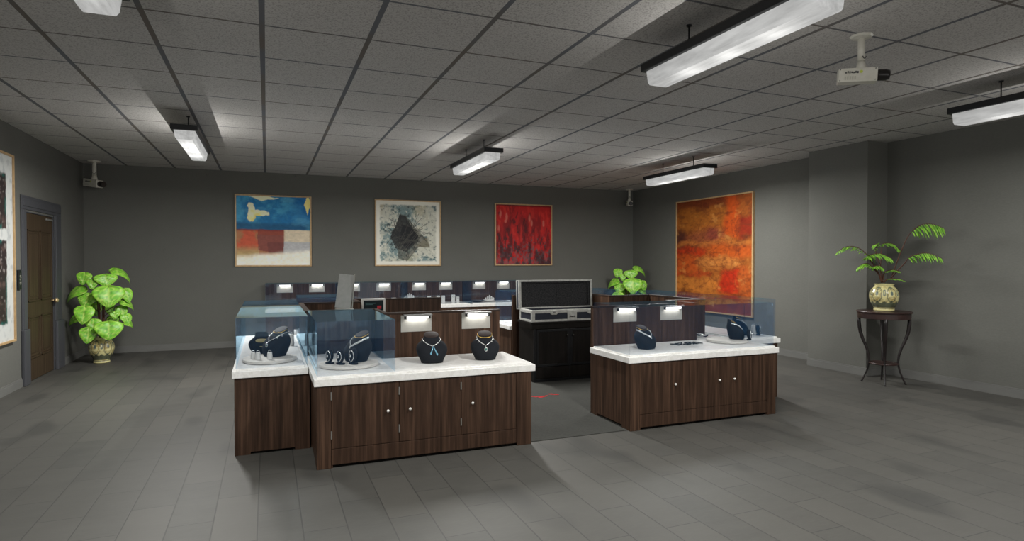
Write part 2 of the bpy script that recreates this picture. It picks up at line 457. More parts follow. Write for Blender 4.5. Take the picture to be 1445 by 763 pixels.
def worktop(label, pts, z0=ZW, ins=.028, step=True):
    bm = B(); prism(bm, pts, z0, z0+.056, .004)
    o = tag(obj('worktop', bm, MARBLE), label, 'countertop', 'white marble worktops')
    if step:
        # raised inset, a step in from the edges
        n = len(pts); ip = []
        for i in range(n):
            p0, p1, p2 = Vector(pts[i-1]), Vector(pts[i]), Vector(pts[(i+1) % n])
            d1 = (p1-p0).normalized(); d2 = (p2-p1).normalized()
            n1 = Vector((-d1.y, d1.x)); n2 = Vector((-d2.y, d2.x))
            q = p1 + (n1+n2)*ins; ip.append((q.x, q.y))
        bm = B(); prism(bm, ip, z0+.056, z0+.072, .003)
        obj('raised_inset', bm, MARBLE, o)
    return o
worktop('white marble worktop on the front left three-door counter carrying two black busts', [(.328, 4.827), (2.175, 4.827), (2.175, 5.572), (.985, 5.572), (.985, 6.07), (.328, 6.07)])
worktop('white marble worktop on the left side counter inside the bluish case', [(-.27, 5.422), (.322, 5.422), (.322, 7.90), (-.27, 7.90)])
worktop('white marble worktop on the front right counter with one black bust', [(3.135, 4.827), (4.975, 4.827), (4.975, 6.09), (4.52, 6.09), (4.52, 5.572), (3.135, 5.572)])
worktop('white marble worktop on the right side counter behind the front right one', [(5.075, 5.422), (5.61, 5.422), (5.61, 7.90), (5.075, 7.90)])
worktop('white marble worktop on the rear left counter of the island', [(.328, 7.772), (2.165, 7.772), (2.165, 8.50), (.328, 8.50)])
worktop('white marble worktop of the rear right counter, its end showing left of the black cabinet', [(3.135, 7.836), (4.975, 7.836), (4.975, 8.52), (3.135, 8.52)])

# ---- inner wooden partition of each half of the island
def partition(label, pts, th=.030, z1=1.128):
    # pts: centre line; built as a thin wall following right-angle turns with a slim cap
    t = thing('wood_partition', label, 'partition', (0, 0, 0), 0, 'inner walnut partitions of the island')
    def offs(d):
        out = []; n = len(pts)
        for i in range(n):
            p = Vector(pts[i])
            if i > 0: a = (p - Vector(pts[i-1])).normalized()
            if i < n-1: b = (Vector(pts[i+1]) - p).normalized()
            if i == 0: q = p + Vector((-b.y, b.x))*d
            elif i == n-1: q = p + Vector((-a.y, a.x))*d
            else: q = p + Vector((-a.y, a.x))*d + Vector((-b.y, b.x))*d
            out.append((q.x, q.y))
        return out
    poly = offs(th/2) + offs(-th/2)[::-1]
    obj('panel_wall', prism(B(), poly, 0.008, z1-.018), WOOD, t)
    poly = offs(th/2+.006) + offs(-th/2-.006)[::-1]
    obj('cap', prism(B(), poly, z1-.018, z1, .004), WOODT, t)
    return t
partition('walnut partition behind the left half of the island, a grey panel stands on its rim',
          [(2.125, 5.592), (.985+.017, 5.592), (.985+.017, 6.09), (.342+.012, 6.09), (.354, 7.26), (1.002, 7.26), (1.002, 7.745), (2.12, 7.745)])
partition('walnut partition behind the right half of the island with two lit lamps toward the viewer',
          [(3.165, 5.592), (4.503, 5.592), (4.503, 6.11), (5.048, 6.11), (5.048, 7.26), (4.40, 7.26), (4.40, 7.812), (3.165, 7.812)])

# ---- glass cases
def glass_case(label, x0, x1, y0, y1, z0, z1, sides='lrfbt', bars=False):
    t = thing('glass_case', label, 'glass case', (x0, y0, z0), 0, 'glass display cases')
    W, D, H = x1-x0, y1-y0, z1-z0; th = .006
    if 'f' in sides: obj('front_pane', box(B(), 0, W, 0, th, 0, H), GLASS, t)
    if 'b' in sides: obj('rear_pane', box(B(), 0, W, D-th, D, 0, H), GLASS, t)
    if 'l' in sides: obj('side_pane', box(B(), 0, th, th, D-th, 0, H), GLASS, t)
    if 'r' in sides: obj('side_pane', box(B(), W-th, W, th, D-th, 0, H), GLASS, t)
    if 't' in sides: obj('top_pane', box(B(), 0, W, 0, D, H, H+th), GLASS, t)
    return t
ZG = ZT
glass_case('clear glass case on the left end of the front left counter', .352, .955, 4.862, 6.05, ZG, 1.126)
glass_case('long glass case with painted-in blue sheen covering the left side counter', -.243, .322, 5.452, 7.82, ZG, 1.126)
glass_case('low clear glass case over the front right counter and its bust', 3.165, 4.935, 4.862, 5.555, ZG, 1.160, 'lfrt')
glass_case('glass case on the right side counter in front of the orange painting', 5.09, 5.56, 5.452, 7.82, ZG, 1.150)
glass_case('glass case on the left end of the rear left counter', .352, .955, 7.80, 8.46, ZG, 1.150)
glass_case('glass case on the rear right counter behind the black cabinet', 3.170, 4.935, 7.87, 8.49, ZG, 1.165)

# ------------------------------------------------------------------ display lamps on the partitions
def lamp_thing(label, loc, group, sc=1.0, light=True):
    t = thing('display_lamp', label, 'lamp', loc, 0, group)
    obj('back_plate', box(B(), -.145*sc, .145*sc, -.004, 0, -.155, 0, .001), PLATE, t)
    bm = B(); box(bm, -.128*sc, .138*sc, -.062, -.004, .000, .010, .002); box(bm, -.128*sc, .138*sc, -.064, -.058, -.006, .010, .002)
    obj('hood', bm, LAMPHOOD, t)
    bm = B(); tube(bm, [(-.098*sc, -.034, -.020), (.108*sc, -.034, -.020)], .0125, 12)
    obj('tube', bm, TUBE, t, smooth=True)
    for sx in (-.108*sc, .116*sc): obj('socket', lathe(B(), [(.013, -.034), (.013, -.008)], 10, sx, -.034), BLACKM, t)
    ld = bpy.data.lights.new('display_lamp_light', 'AREA'); ld.shape = 'RECTANGLE'; ld.size = .20*sc; ld.size_y = .012
    ld.energy = LAMP_W; ld.color = (1, .98, .93)
    lo = bpy.data.objects.new('tube_light', ld); link(lo, t); lo.location = (.005, -.020, -.0335); lo.rotation_euler = (math.radians(-12), 0, 0)
    return t
yl = 5.577
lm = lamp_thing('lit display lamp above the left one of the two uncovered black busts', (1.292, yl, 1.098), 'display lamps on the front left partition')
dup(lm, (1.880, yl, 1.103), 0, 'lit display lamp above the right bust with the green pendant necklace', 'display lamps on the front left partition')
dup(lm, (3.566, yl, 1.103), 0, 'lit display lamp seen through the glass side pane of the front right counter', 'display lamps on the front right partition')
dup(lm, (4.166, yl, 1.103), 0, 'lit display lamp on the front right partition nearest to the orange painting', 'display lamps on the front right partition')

# ------------------------------------------------------------------ counters along the back wall
WX = [-.03, 1.245, 2.535, 3.83, 5.12]
YW0 = 11.64; ZK = .04
pos = ['leftmost', 'second from the left', 'third from the left', 'rightmost, beside the flight case']
for i in range(4):
    x0, x1 = WX[i]+.004, WX[i+1]-.004
    counter('walnut base of the back wall counter, ' + pos[i], x0, x1, YW0, 12.30, group='counter bases along the back wall', zk=ZK)
    p_ = [(x0-.003, YW0-.02), (x1+.003, YW0-.02), (x1+.003, 12.30), (x0-.003, 12.30)]
    worktop('white marble worktop of the back wall counter, ' + pos[i], p_, z0=ZW+ZK)
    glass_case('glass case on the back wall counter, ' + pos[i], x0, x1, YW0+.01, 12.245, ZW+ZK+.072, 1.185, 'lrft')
    o = obj('wood_partition', box(B(), x0, x1, 12.262, 12.29, ZW+ZK+.057, 1.185, .002), WOOD)
    tag(o, 'walnut back board of the back wall counter, ' + pos[i], 'partition', 'back boards along the back wall')
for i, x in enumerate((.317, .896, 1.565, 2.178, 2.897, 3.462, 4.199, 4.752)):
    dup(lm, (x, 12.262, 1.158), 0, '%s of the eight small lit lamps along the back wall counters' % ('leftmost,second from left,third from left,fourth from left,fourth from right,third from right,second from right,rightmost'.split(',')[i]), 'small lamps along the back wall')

# ------------------------------------------------------------------ busts and jewellery
def bust_ring(z):
    # half width, front y, back y at height z (bust about 0.26 high)
    K = [(0, .098, -.112, .060), (.02, .104, -.120, .068), (.07, .130, -.118, .082), (.11, .142, -.100, .090),
         (.145, .136, -.074, .094), (.170, .116, -.050, .095), (.190, .088, -.030, .093), (.215, .069, -.016, .089), (.26, .064, -.010, .086)]
    for a, b in zip(K, K[1:]):
        if z <= b[0]:
            u = (z-a[0])/(b[0]-a[0]); return [a[i]+(b[i]-a[i])*u for i in (1, 2, 3)]
    return K[-1][1:]
def bust_pt(th, z, out=0.0):
    hw, f, b = bust_ring(z); cy = (f+b)/2; hy = (b-f)/2
    s, c = math.sin(th), -math.cos(th)      # th=0 is the front
    e = .8
    x = math.copysign(abs(s)**e, s)*(hw+out); y = cy + math.copysign(abs(c)**e, c)*(hy+out)
    return Vector((x, y, z))
def make_bust_mesh():
    bm = B(); n = 40; rings = []
    zs = [0, .008, .02, .045, .07, .095, .115, .133, .15, .163, .175, .185, .195, .203, .210, .214]
    for z in zs: rings.append([bm.verts.new(bust_pt(2*PI*i/n, z)) for i in range(n)])
    top = []
    for i in range(n):
        p = bust_pt(2*PI*i/n, .232); p.z = .220 + (p.y+.010)/.096*.042; top.append(bm.verts.new(p))
    rings.append(top)
    for a, b in zip(rings, rings[1:]):
        for i in range(n): bm.faces.new((a[i], a[(i+1) % n], b[(i+1) % n], b[i]))
    bm.faces.new(rings[0][::-1])
    return bm
def make_neck_top():
    bm = B(); n = 40; a = []; b = []
    for i in range(n):
        p = bust_pt(2*PI*i/n, .232, -.0005); p.z = .2205 + (p.y+.010)/.096*.042; a.append(bm.verts.new(p))
        q = p.copy(); q.x *= .6; q.y = (q.y-.038)*.6+.038; q.z = .2205+(q.y+.010)/.096*.042+.006; b.append(bm.verts.new(q))
    for i in range(n): bm.faces.new((a[i], a[(i+1) % n], b[(i+1) % n], b[i]))
    bm.faces.new(b); return bm
bust0 = None
def bust(label, loc, rot=0, sc=1.0):
    global bust0
    if bust0 is None:
        t = thing('jewelry_bust', label, 'bust', loc, rot, 'black necklace busts')
        obj('body', make_bust_mesh(), VELVET, t, smooth=True)
        obj('neck_top', make_neck_top(), NECKTOP, t, smooth=True)
        bust0 = t; t.scale = (sc,)*3
        return t
    return dup(bust0, loc, rot, label, 'black necklace busts', scale=(sc,)*3)

def at_bust(o, loc, rot, sc):
    o.location = loc; o.rotation_euler = (0, 0, rot); o.scale = (sc,)*3; return o
def collar(label, loc, rot, sc=1.0):
    bm = B(); pts = []
    for k in range(25):
        th = -1.9 + 3.8*k/24; p = bust_pt(th, .232, .003); p.z = .212 + (p.y+.010)/.096*.042; pts.append(p)
    tube(bm, pts, .0032, 6)
    return at_bust(tag(obj('gold_collar', bm, GOLD, smooth=True), label, 'necklace', 'gold neck bands'), loc, rot, sc)
def neck_curve(drop, ztop=.205, n=33, span=1.75, out=.004):
    pts = []
    for k in range(n):
        th = -span + 2*span*k/(n-1); u = 1-abs(th)/span
        z = ztop - (ztop-drop)*(u**1.35); pts.append(bust_pt(th*(1-.55*u), z, out))
    return pts
def necklace(kind, label, loc, rot, sc=1.0):
    if kind == 'chain':         # thin chain with two blue drops
        t = thing('necklace', label, 'necklace', (0, 0, 0), 0)
        bm = B(); pts = neck_curve(.150); tube(bm, pts, .0036, 6)
        for p in pts[::2]: ball(bm, p, .0052, u=8, v=5)
        obj('chain', bm, SILVER, t, smooth=True)
        for dx in (-.008, .018):
            bm = B(); a = bust_pt(.02, .148, .006)
            q = bust_pt(dx/.1, .088 if dx < 0 else .082, .008)
            tube(bm, [a, a.lerp(q, .4), q], [.002, .005, .0062], 8); ball(bm, q, .008, (1, .7, 1.5), 8, 6)
            obj('drop', bm, GEM, t, smooth=True)
    elif kind == 'charms':
        t = thing('necklace', label, 'necklace', (0, 0, 0), 0)
        bm = B(); pts = neck_curve(.140, .212); tube(bm, pts, .0042, 6)
        for p in pts[::2]: ball(bm, p, .0058, u=8, v=5)
        obj('chain', bm, SILVER, t, smooth=True)
        for f in (-.78, -.42, .42, .78):
            k = int(round((f+1)/2*32)); p = pts[k]; th = math.atan2(p.x, -p.y)
            c = Vector((p.x*1.02, p.y-.006, p.z-.020)); bm = B()
            tube(bm, [p, c+Vector((0, 0, .009))], .002, 6)
            tube(bm, [c+Vector((math.cos(a)*.009, -.002, math.sin(a)*.011)) for a in [2*PI*i/12 for i in range(12)]], .0034, 6, True)
            ball(bm, c, .005, u=8, v=5); obj('charm', bm, SILVER, t, smooth=True)
        c = bust_pt(0, .105, .008); bm = B()
        tube(bm, [bust_pt(0, .14, .006), c+Vector((0, 0, .014))], .0028, 6)
        tube(bm, [c+Vector((math.cos(a)*.0135, 0, math.sin(a)*.017)) for a in [2*PI*i/16 for i in range(16)]], .0038, 6, True)
        p = obj('pendant', bm, SILVER, t, smooth=True)
        bm = B(); ball(bm, c, .011, (1, .5, 1.25), 12, 8); obj('stone', bm, M('green_stone', (.05, .16, .13, 1), .2).m, p, smooth=True)
    else:                       # broad band
        t = thing('necklace', label, 'necklace', (0, 0, 0), 0)
        bm = B(); pts = neck_curve(.138, .208)
        for r_ in (-.006, 0, .006):
            q = [Vector((p.x, p.y, p.z+r_)) for p in pts]
            for a in q: ball(bm, a, .0056, u=8, v=5)
            tube(bm, q, .003, 6)
        obj('band', bm, SILVER, t, smooth=True)
        bm = B(); ball(bm, bust_pt(0, .128, .008), .010, (1, .7, 1.3), 10, 7); obj('clasp', bm, SILVER, t, smooth=True)
    return at_bust(t, loc, rot, sc)

def tray(label, loc, r=.24, sx=1, sy=1):
    bm = B(); lathe(bm, [(r*.97, 0), (r, .004), (r, .022), (r*.975, .026), (r*.5, .026), (.01, .026)], 48, 0, 0, sx, sy)
    o = tag(obj('display_tray', bm, TRAY, smooth=False), label, 'tray', 'round pale display trays'); o.location = loc; return o

def bracelet_stand(label, loc, rot, glabel, sc=1.0, gold=False):
    # black velvet crescent cushion on a flat foot, with a bracelet round it
    t = thing('bracelet_stand', label, 'stand', loc, rot, 'black bracelet stands'); t.scale = (sc,)*3
    bm = B(); lathe(bm, [(.040, 0), (.042, .004), (.040, .012)], 20, 0, .0, 1, .6); obj('foot', bm, VELVET, t)
    bm = B(); bmesh.ops.create_uvsphere(bm, u_segments=18, v_segments=12, radius=1, matrix=Matrix.Translation((0, .0, .062)) @ Matrix.Rotation(math.radians(-10), 4, 'X') @ Matrix.Diagonal((.033, .026, .056, 1)))
    obj('cushion', bm, VELVET, t, smooth=True)
    b = thing('bracelet', glabel, 'bracelet', loc, rot); b.scale = (sc,)*3
    bm = B(); c = Vector((0, -.020, .064))
    ring = [Vector((math.cos(a)*.0225, -.0185-.004*abs(math.sin(a)), .064+math.sin(a)*.040)) for a in [2*PI*i/24 for i in range(24)]]
    tube(bm, ring, .0034, 6, True); obj('band', bm, GOLD if gold else SILVER, b, smooth=True)
    bm = B(); ball(bm, c+Vector((0, -.010, .0)), .008, (1.1, .6, 1.6), 10, 7)
    obj('face', bm, SILVER, b, smooth=True)
    return t

# uncovered busts
bA = (1.345, 5.215, ZT); bA2 = (1.835, 5.19, ZT)
bust('uncovered black bust with a plain silver chain and blue drops', bA, math.radians(-8), .97)
necklace('chain', 'thin silver chain with two pale blue drops on the left uncovered bust', bA, math.radians(-8), .97)
bust('uncovered black bust with a silver charm necklace and gold neck band', bA2, math.radians(-14), .93)
necklace('charms', 'silver charm necklace with a green oval pendant on the right uncovered bust', bA2, math.radians(-14), .93)
collar('gold neck band on the bust at the right end of the front left worktop', bA2, math.radians(-14), .93)

# glass case at the left end of the front counter
tray('round pale tray in the case on the front left counter', (.645, 5.285, ZT), .245, 1, .95)
zt = ZT + .0262
bB = (.735, 5.36, zt); rB = math.radians(-62)
bust('black bust turned left in the front left glass case', bB, rB, .95)
necklace('band', 'broad silver necklace on the bust inside the front left case', bB, rB, .95)
collar('gold neck band on the bust inside the front left case', bB, rB, .95)
bracelet_stand('black bracelet stand nearest the left edge of the front left tray', (.485, 5.27, zt), math.radians(-48), 'silver and gold bracelet on the leftmost stand of the front left tray', 1.05)
bracelet_stand('black bracelet stand in the middle of the front left tray', (.565, 5.20, zt), math.radians(-48), 'silver bracelet with an oval face on the middle stand of the front left tray', 1.05)
bracelet_stand('black bracelet stand just in front of the bust on the front left tray', (.665, 5.17, zt), math.radians(-55), 'silver bracelet on the stand in front of the front left case bust', 1.15)

# left side counter
tray('round pale tray in the long bluish case on the left side counter', (.02, 5.83, ZT), .228, 1, 1.1)
bC = (.085, 5.93, zt); rC = math.radians(-58)
bust('black bust turned left in the bluish left side case', bC, rC, .98)
necklace('charms', 'silver drop necklace on the front bust in the long left side case', bC, rC, .98)
collar('gold neck band on the front bust in the long left side case', bC, rC, .98)
bD = (-.045, 6.22, ZT); rD = math.radians(175)
bust('black bust seen from behind at the back of the left side case', bD, rD, .85)
bk = B(); ball(bk, (0, .088, .165), 1, (.062, .010, .026), 20, 8); ball(bk, (0, .080, .10), 1, (.03, .010, .008), 14, 6)
obj('back_panel', bk, M('tan_backing', (.42, .36, .17, 1), .6).m, [o_ for o_ in C.objects if o_.get('label') == 'black bust seen from behind at the back of the left side case'][0], smooth=True)
def ring_stand(label, loc, sc=1.0, h=.055, group='small white ring stands'):
    t = thing('ring_stand', label, 'ring stand', loc, 0, group); t.scale = (sc,)*3
    bm = B(); lathe(bm, [(.021, 0), (.022, .004), (.020, h*.55), (.017, h), (.012, h+.003)], 20); obj('cylinder', bm, WHITEP, t, smooth=False)
    bm = B(); tube(bm, [(math.cos(a)*.010, -.002, h+.010+math.sin(a)*.010) for a in [2*PI*i/14 for i in range(14)]], .0022, 6, True)
    obj('ring', bm, SILVER, t, smooth=True); return t
ring_stand('white ring stand at the far left of the tray in the left side case', (-.115, 5.78, zt))
ring_stand('white ring stand second from the left on the tray in the left side case', (-.075, 5.72, zt), 1.1)
ring_stand('white ring stand in front of the bust in the left side case', (.02, 5.70, zt), 1.1)

def small_box(label, loc, dims, mat=None, grp=None):
    o = tag(obj('jewelry_box', box(B(), -dims[0]/2, dims[0]/2, -dims[1]/2, dims[1]/2, 0, dims[2], .006), mat or MARBLE), label, 'box', grp)
    o.location = loc; return o
# pieces further back in the left side case
ring_stand('white ring stand near the back right of the long left side case', (.235, 6.75, ZT), 1.3, .09)
ring_stand('white ring stand at the very back of the long left side case', (.22, 7.05, ZT), 1.3, .07)

# front right counter
bE = (3.565, 5.21, ZT); rE = math.radians(20)
bust('black bust with a broad silver necklace in the case on the front right counter', bE, rE, .88)
necklace('band', 'broad silver necklace on the bust in the front right case', bE, rE, .88)
collar('gold neck band on the bust in the front right case', bE, rE, .88)
bm = B(); rnd = random.Random(11)
for k in range(11):
    cx, cy = 4.02+.030*k+rnd.uniform(-.02, .02), 5.30+rnd.uniform(-.05, .05); pts = []
    ra, rb, ph = rnd.uniform(.028, .05), rnd.uniform(.018, .04), rnd.uniform(0, 6)
    for i in range(16):
        a = 2*PI*i/16; pts.append((cx+ra*math.cos(a+ph)*(1+.25*math.sin(3*a)), cy+rb*math.sin(a)*(1+.3*math.cos(2*a)), ZT+.0045+.003*math.sin(a*2+k)))
    tube(bm, pts, .0042, 6, True)
tag(obj('necklace_chain', bm, M('dark_chain', (.018, .026, .03, 1), .3, .5).m, smooth=True), 'tangled dark chain lying flat on the front right worktop', 'necklace')
tray('round pale tray at the right end of the front right counter', (4.705, 5.30, ZT), .22, 1, 1)
bF = (4.80, 5.29, zt); rF = math.radians(58)
bust('front one of two black busts turned right on the front right tray', bF, rF, .84)
necklace('band', 'silver necklace on the front of the two busts on the right tray', bF, rF, .84)
collar('gold neck band on the front of the two busts on the right tray', bF, rF, .84)
bG = (5.30, 5.76, ZT); rG = math.radians(60)
bust('black bust turned right behind the front one, on the right side counter', bG, rG, .88)
necklace('band', 'silver necklace on the rear of the two busts at the right', bG, rG, .88)
collar('gold neck band on the rear of the two busts at the right', bG, rG, .88)
bracelet_stand('black bracelet stand right of the busts on the front right tray', (4.865, 5.14, zt), math.radians(35), 'silver bracelet on the black stand at the right end of the front right tray', 1.0)
tray('round pale tray on the right side counter', (5.33, 5.72, ZT), .20, 1, 1) if False else None
bracelet_stand('black bracelet stand at the front of the right side counter', (5.46, 5.62, ZT), math.radians(40), 'silver bracelet on the stand at the front of the right side counter', 1.05)
ring_stand('white ring stand at the right edge of the right side counter', (5.50, 5.74, ZT), 1.3, .08)
ring_stand('white ring stand behind the other one on the right side counter', (5.50, 5.90, ZT), 1.3, .07)
bp = thing('bracelet_pad', 'small black display pad with a curled end near the right partition corner', 'display pad', (4.66, 5.70, ZT), math.radians(-38))
bm = B(); pts = [(-.075, 0, .030), (-.03, 0, .030), (.03, 0, .020), (.065, 0, .012), (.085, 0, .022), (.092, 0, .036)]
tube(bm, pts, [.008, .009, .009, .008, .007, .005], 8); obj('pad', bm, VELVET, bp, smooth=True)
bm = B(); tube(bm, [(-.045, 0, 0), (-.045, 0, .026)], .012, 10); obj('foot', bm, VELVET, bp, smooth=True)
bm = B(); tube(bm, [(.0+.03*math.cos(a)+.03, .014*math.sin(a), .028+.010*math.sin(a)) for a in [2*PI*i/18 for i in range(18)]], .0035, 6, True); obj('bracelet', bm, SILVER, bp, smooth=True)

# things on the back wall worktops
zb = ZW+ZK+.072
for i, (x, y, s) in enumerate(((3.02, 11.9, 1), (3.21, 11.9, 1), (3.31, 11.9, 1), (3.52, 11.9, 1.1), (3.60, 11.84, .85))):
    n_ = ['leftmost', 'second', 'third', 'fourth', 'shorter, rightmost'][i]
    t = thing('ring_stand', 'white upright ring stand on the back wall counter, %s of five in a row' % n_, 'ring stand', (x, y, zb), 0, 'white upright ring stands on the back wall counter')
    t.scale = (s, s, s)
    bm = B(); box(bm, -.035, .035, -.02, .02, 0, .15, .008); obj('block', bm, WHITEP, t)
    bm = B(); tube(bm, [(math.cos(a)*.018, -.022, .12+math.sin(a)*.018) for a in [2*PI*k/12 for k in range(12)]], .004, 6, True); obj('ring', bm, SILVER, t)
def crown(label, loc, s=1.0):
    t = thing('tiara', label, 'tiara', loc, 0, 'white tiaras on the back wall counters'); t.scale = (s,)*3
    bm = B(); tube(bm, [(.085*math.cos(a), .05*math.sin(a), .03) for a in [2*PI*i/20 for i in range(20)]], .016, 8, True)
    obj('band', bm, WHITEP, t, smooth=True)
    for a in (-.07, -.035, 0, .035, .07):
        bm = B(); h = .10 - abs(a)*.6; lathe(bm, [(.018, .03), (.014, h*.7), (.018, h), (.004, h+.02)], 10, a, -.045); obj('peak', bm, WHITEP, t)
    return t
crown('white tiara on the back wall counter above the dark screen', (2.62, 11.93, zb+.09), 1.05)
crown('white tiara on the back wall counter left of the open flight case', (4.30, 11.93, zb), 1.2)
o = small_box('white block under the tiara above the dark screen', (2.62, 11.93, zb), (.24, .16, .089), WHITEP)
small_box('small white box on the back wall counter left of the tiara', (2.31, 11.9, zb), (.09, .09, .13), WHITEP, 'small white boxes')
small_box('small white box on the back wall counter farther left of the tiara', (2.14, 11.9, zb), (.07, .07, .12), WHITEP, 'small white boxes')
bm = B(); tube(bm, [(-.08+.16*k/10, 0, .012+.014*math.sin(PI*k/10)) for k in range(11)], .010, 8)
o = tag(obj('bracelet', bm, SILVER, smooth=True), 'silver bangle lying at the right of the back wall tiara', 'bracelet'); o.location = (4.70, 11.86, zb)
dish = B(); lathe(dish, [(.05, 0), (.12, .015), (.155, .040), (.150, .042), (.11, .022), (.02, .010)], 28)
o = tag(obj('jewelry_dish', dish, NAVY, smooth=True), 'shallow dark dish on the back wall counter left of the white tiara', 'dish'); o.location = (4.03, 11.9, zb)

# ------------------------------------------------------------------ standing panel and wall screen
sp = thing('display_board', 'tall narrow grey board leaning on a small stand on top of the partition', 'board', (.690, 6.090, 1.128), math.radians(-20))
bm = B(); box(bm, -.075, .075, -.006, .012, .012, .345, .004)
o = obj('panel', bm, GREYP, sp); o.rotation_euler = (math.radians(-6), math.radians(6.5), 0); o.location = (-.010, 0, 0)
bm = B()
tube(bm, [(.085, .0, .010), (.108, .006, .345)], .0055, 8); tube(bm, [(.085, 0, .010), (.062, .04, .0055)], .0055, 8)
obj('side_rail', bm, GREYF, sp)
bm = B(); tube(bm, [(-.075, -.012, .0055), (-.06, -.022, .0055), (.075, -.022, .0055), (.088, -.01, .0055), (.09, .02, .0055)], .0055, 8)
obj('stand', bm, GREYF, sp)

ws = thing('wall_screen', 'white-framed dark screen with a red square on the inner rear partition', 'screen', (1.24, 7.726, .955))
obj('frame', box(B(), -.148, .148, -.026, 0, 0, .178, .006), WHITEP, ws)
obj('display', box(B(), -.122, .122, -.029, -.026, .024, .154), SCREEN, ws)
bm = B(); box(bm, .045, .095, -.030, -.029, .045, .085, .0)
obj('red_square', bm, REDP, ws)
bm = B(); box(bm, -.10, .03, -.030, -.029, .112, .120); box(bm, -.10, -.01, -.030, -.029, .098, .104)
obj('text_lines', bm, TEALP, ws)

# ------------------------------------------------------------------ black cabinet and flight case
cb = thing('cabinet', 'black two-door cabinet under the open flight case', 'cabinet', (3.24, 7.26, .0065))
CW, CD, CH = 1.06, .42, .7935
bm = B()
prism(bm, [(.0, .0), (CW, .0), (CW, CD), (-.03, CD)], .0, .70)
obj('carcass', bm, DARKW, cb)
bm = B(); box(bm, -.045, CW+.03, -.03, CD+.01, .765, CH, .005); box(bm, -.03, CW+.02, -.018, CD+.005, .70, .765, .004)
obj('cornice', bm, DARKW, cb)
for (a, b) in ((.0, .035), (CW-.035, CW)):
    obj('corner_post', box(B(), a, b, -.014, .0, 0, .70, .003), EDGEW, cb)
obj('bottom_rail', box(B(), .035, CW-.035, -.012, 0, .0, .035, .002), EDGEW, cb)
for s_, (a, b) in enumerate(((.04, CW/2-.008), (CW/2+.008, CW-.04))):
    d = obj('door', box(B(), a, b, -.014, 0, .20, .69, .003), DARKW, cb)
    bm = B(); box(bm, a, a+.03, -.019, -.013, .20, .69, .002); box(bm, b-.03, b, -.019, -.013, .20, .69, .002); box(bm, a+.03, b-.03, -.019, -.013, .66, .69, .002); box(bm, a+.03, b-.03, -.019, -.013, .20, .23, .002)
    obj('door_frame', bm, EDGEW, d)
    kx = CW/2 + (-.045 if s_ == 0 else .045)
    bm = B(); tube(bm, [(kx, -.018, .605), (kx, -.032, .605)], .005); ball(bm, (kx, -.036, .605), .012, (1, .8, 1), 12, 8); obj('door_knob', bm, M('dark_knob', (.06, .055, .05, 1), .3, .6).m, d, smooth=True)
    obj('drawer', box(B(), a, b, -.013, 0, .04, .19, .003), DARKW, cb)
# centre stile
obj('centre_stile', box(B(), CW/2-.007, CW/2+.007, -.016, 0, .035, .70, .002), EDGEW, cb)

fc = thing('flight_case', 'open long flight case with metal edges and dark foam on the black cabinet', 'case', (3.215, 7.245, .80))
FW, FD, FH = 1.13, .40, .150
bm = B()
box(bm, 0, FW, 0, .02, .0, FH); box(bm, 0, FW, FD-.02, FD, 0, FH); box(bm, 0, .02, .02, FD-.02, 0, FH); box(bm, FW-.02, FW, .02, FD-.02, 0, FH); box(bm, .02, FW-.02, .02, FD-.02, 0, .02)
obj('shell', bm, NAVY, fc)
obj('foam_insert', box(B(), .022, FW-.022, .022, FD-.022, .021, FH-.03), FOAM, fc)
bm = B(); e = .028; t_ = .006
for y0, y1 in ((-t_, 0), (FD, FD+t_)):
    box(bm, -t_, FW+t_, y0, y1, 0, e, .002); box(bm, -t_, FW+t_, y0, y1, FH-e*1.3, FH, .002)
    box(bm, -t_, e+.012, y0, y1, e, FH-e*1.3); box(bm, FW-e-.012, FW+t_, y0, y1, e, FH-e*1.3)
for x0, x1 in ((-t_, 0), (FW, FW+t_)):
    box(bm, x0, x1, 0, FD, 0, e, .002); box(bm, x0, x1, 0, FD, FH-e*1.3, FH, .002); box(bm, x0, x1, 0, e, e, FH-e*1.3); box(bm, x0, x1, FD-e, FD, e, FH-e*1.3)
box(bm, 0, FW, -.001, .022, FH, FH+.006); box(bm, 0, .022, .02, FD, FH, FH+.006); box(bm, FW-.022, FW, .02, FD, FH, FH+.006); box(bm, 0, FW, FD-.022, FD, FH, FH+.006)
obj('edge_trim', bm, ALU, fc)
bm = B(); cx = .585
box(bm, cx-.07, cx+.07, -.014, -.001, .008, FH-.012, .004)
pl = obj('lock_plate', bm, ALU, fc)
bm = B(); tube(bm, [(cx-.038, -.016, .05), (cx-.03, -.024, .072), (cx-.010, -.024, .060), (cx+.010, -.024, .060), (cx+.03, -.024, .072), (cx+.038, -.016, .05)], .006, 8)
obj('handle', bm, M('lock_handle_grey', (.12, .12, .12, 1), .35, .7).m, pl, smooth=True)  # handle in plain dark grey metal
for cx2 in (.315, .875):
    bm = B(); box(bm, cx2-.052, cx2+.052, -.012, -.001, FH-.052, FH-.002, .004); box(bm, cx2-.040, cx2+.040, -.017, -.011, FH-.060, FH-.024, .006)
    l_ = obj('latch', bm, ALU, fc)
    obj('catch', box(B(), cx2-.018, cx2+.018, -.0175, -.016, FH-.030, FH-.020, .0), INK, l_)
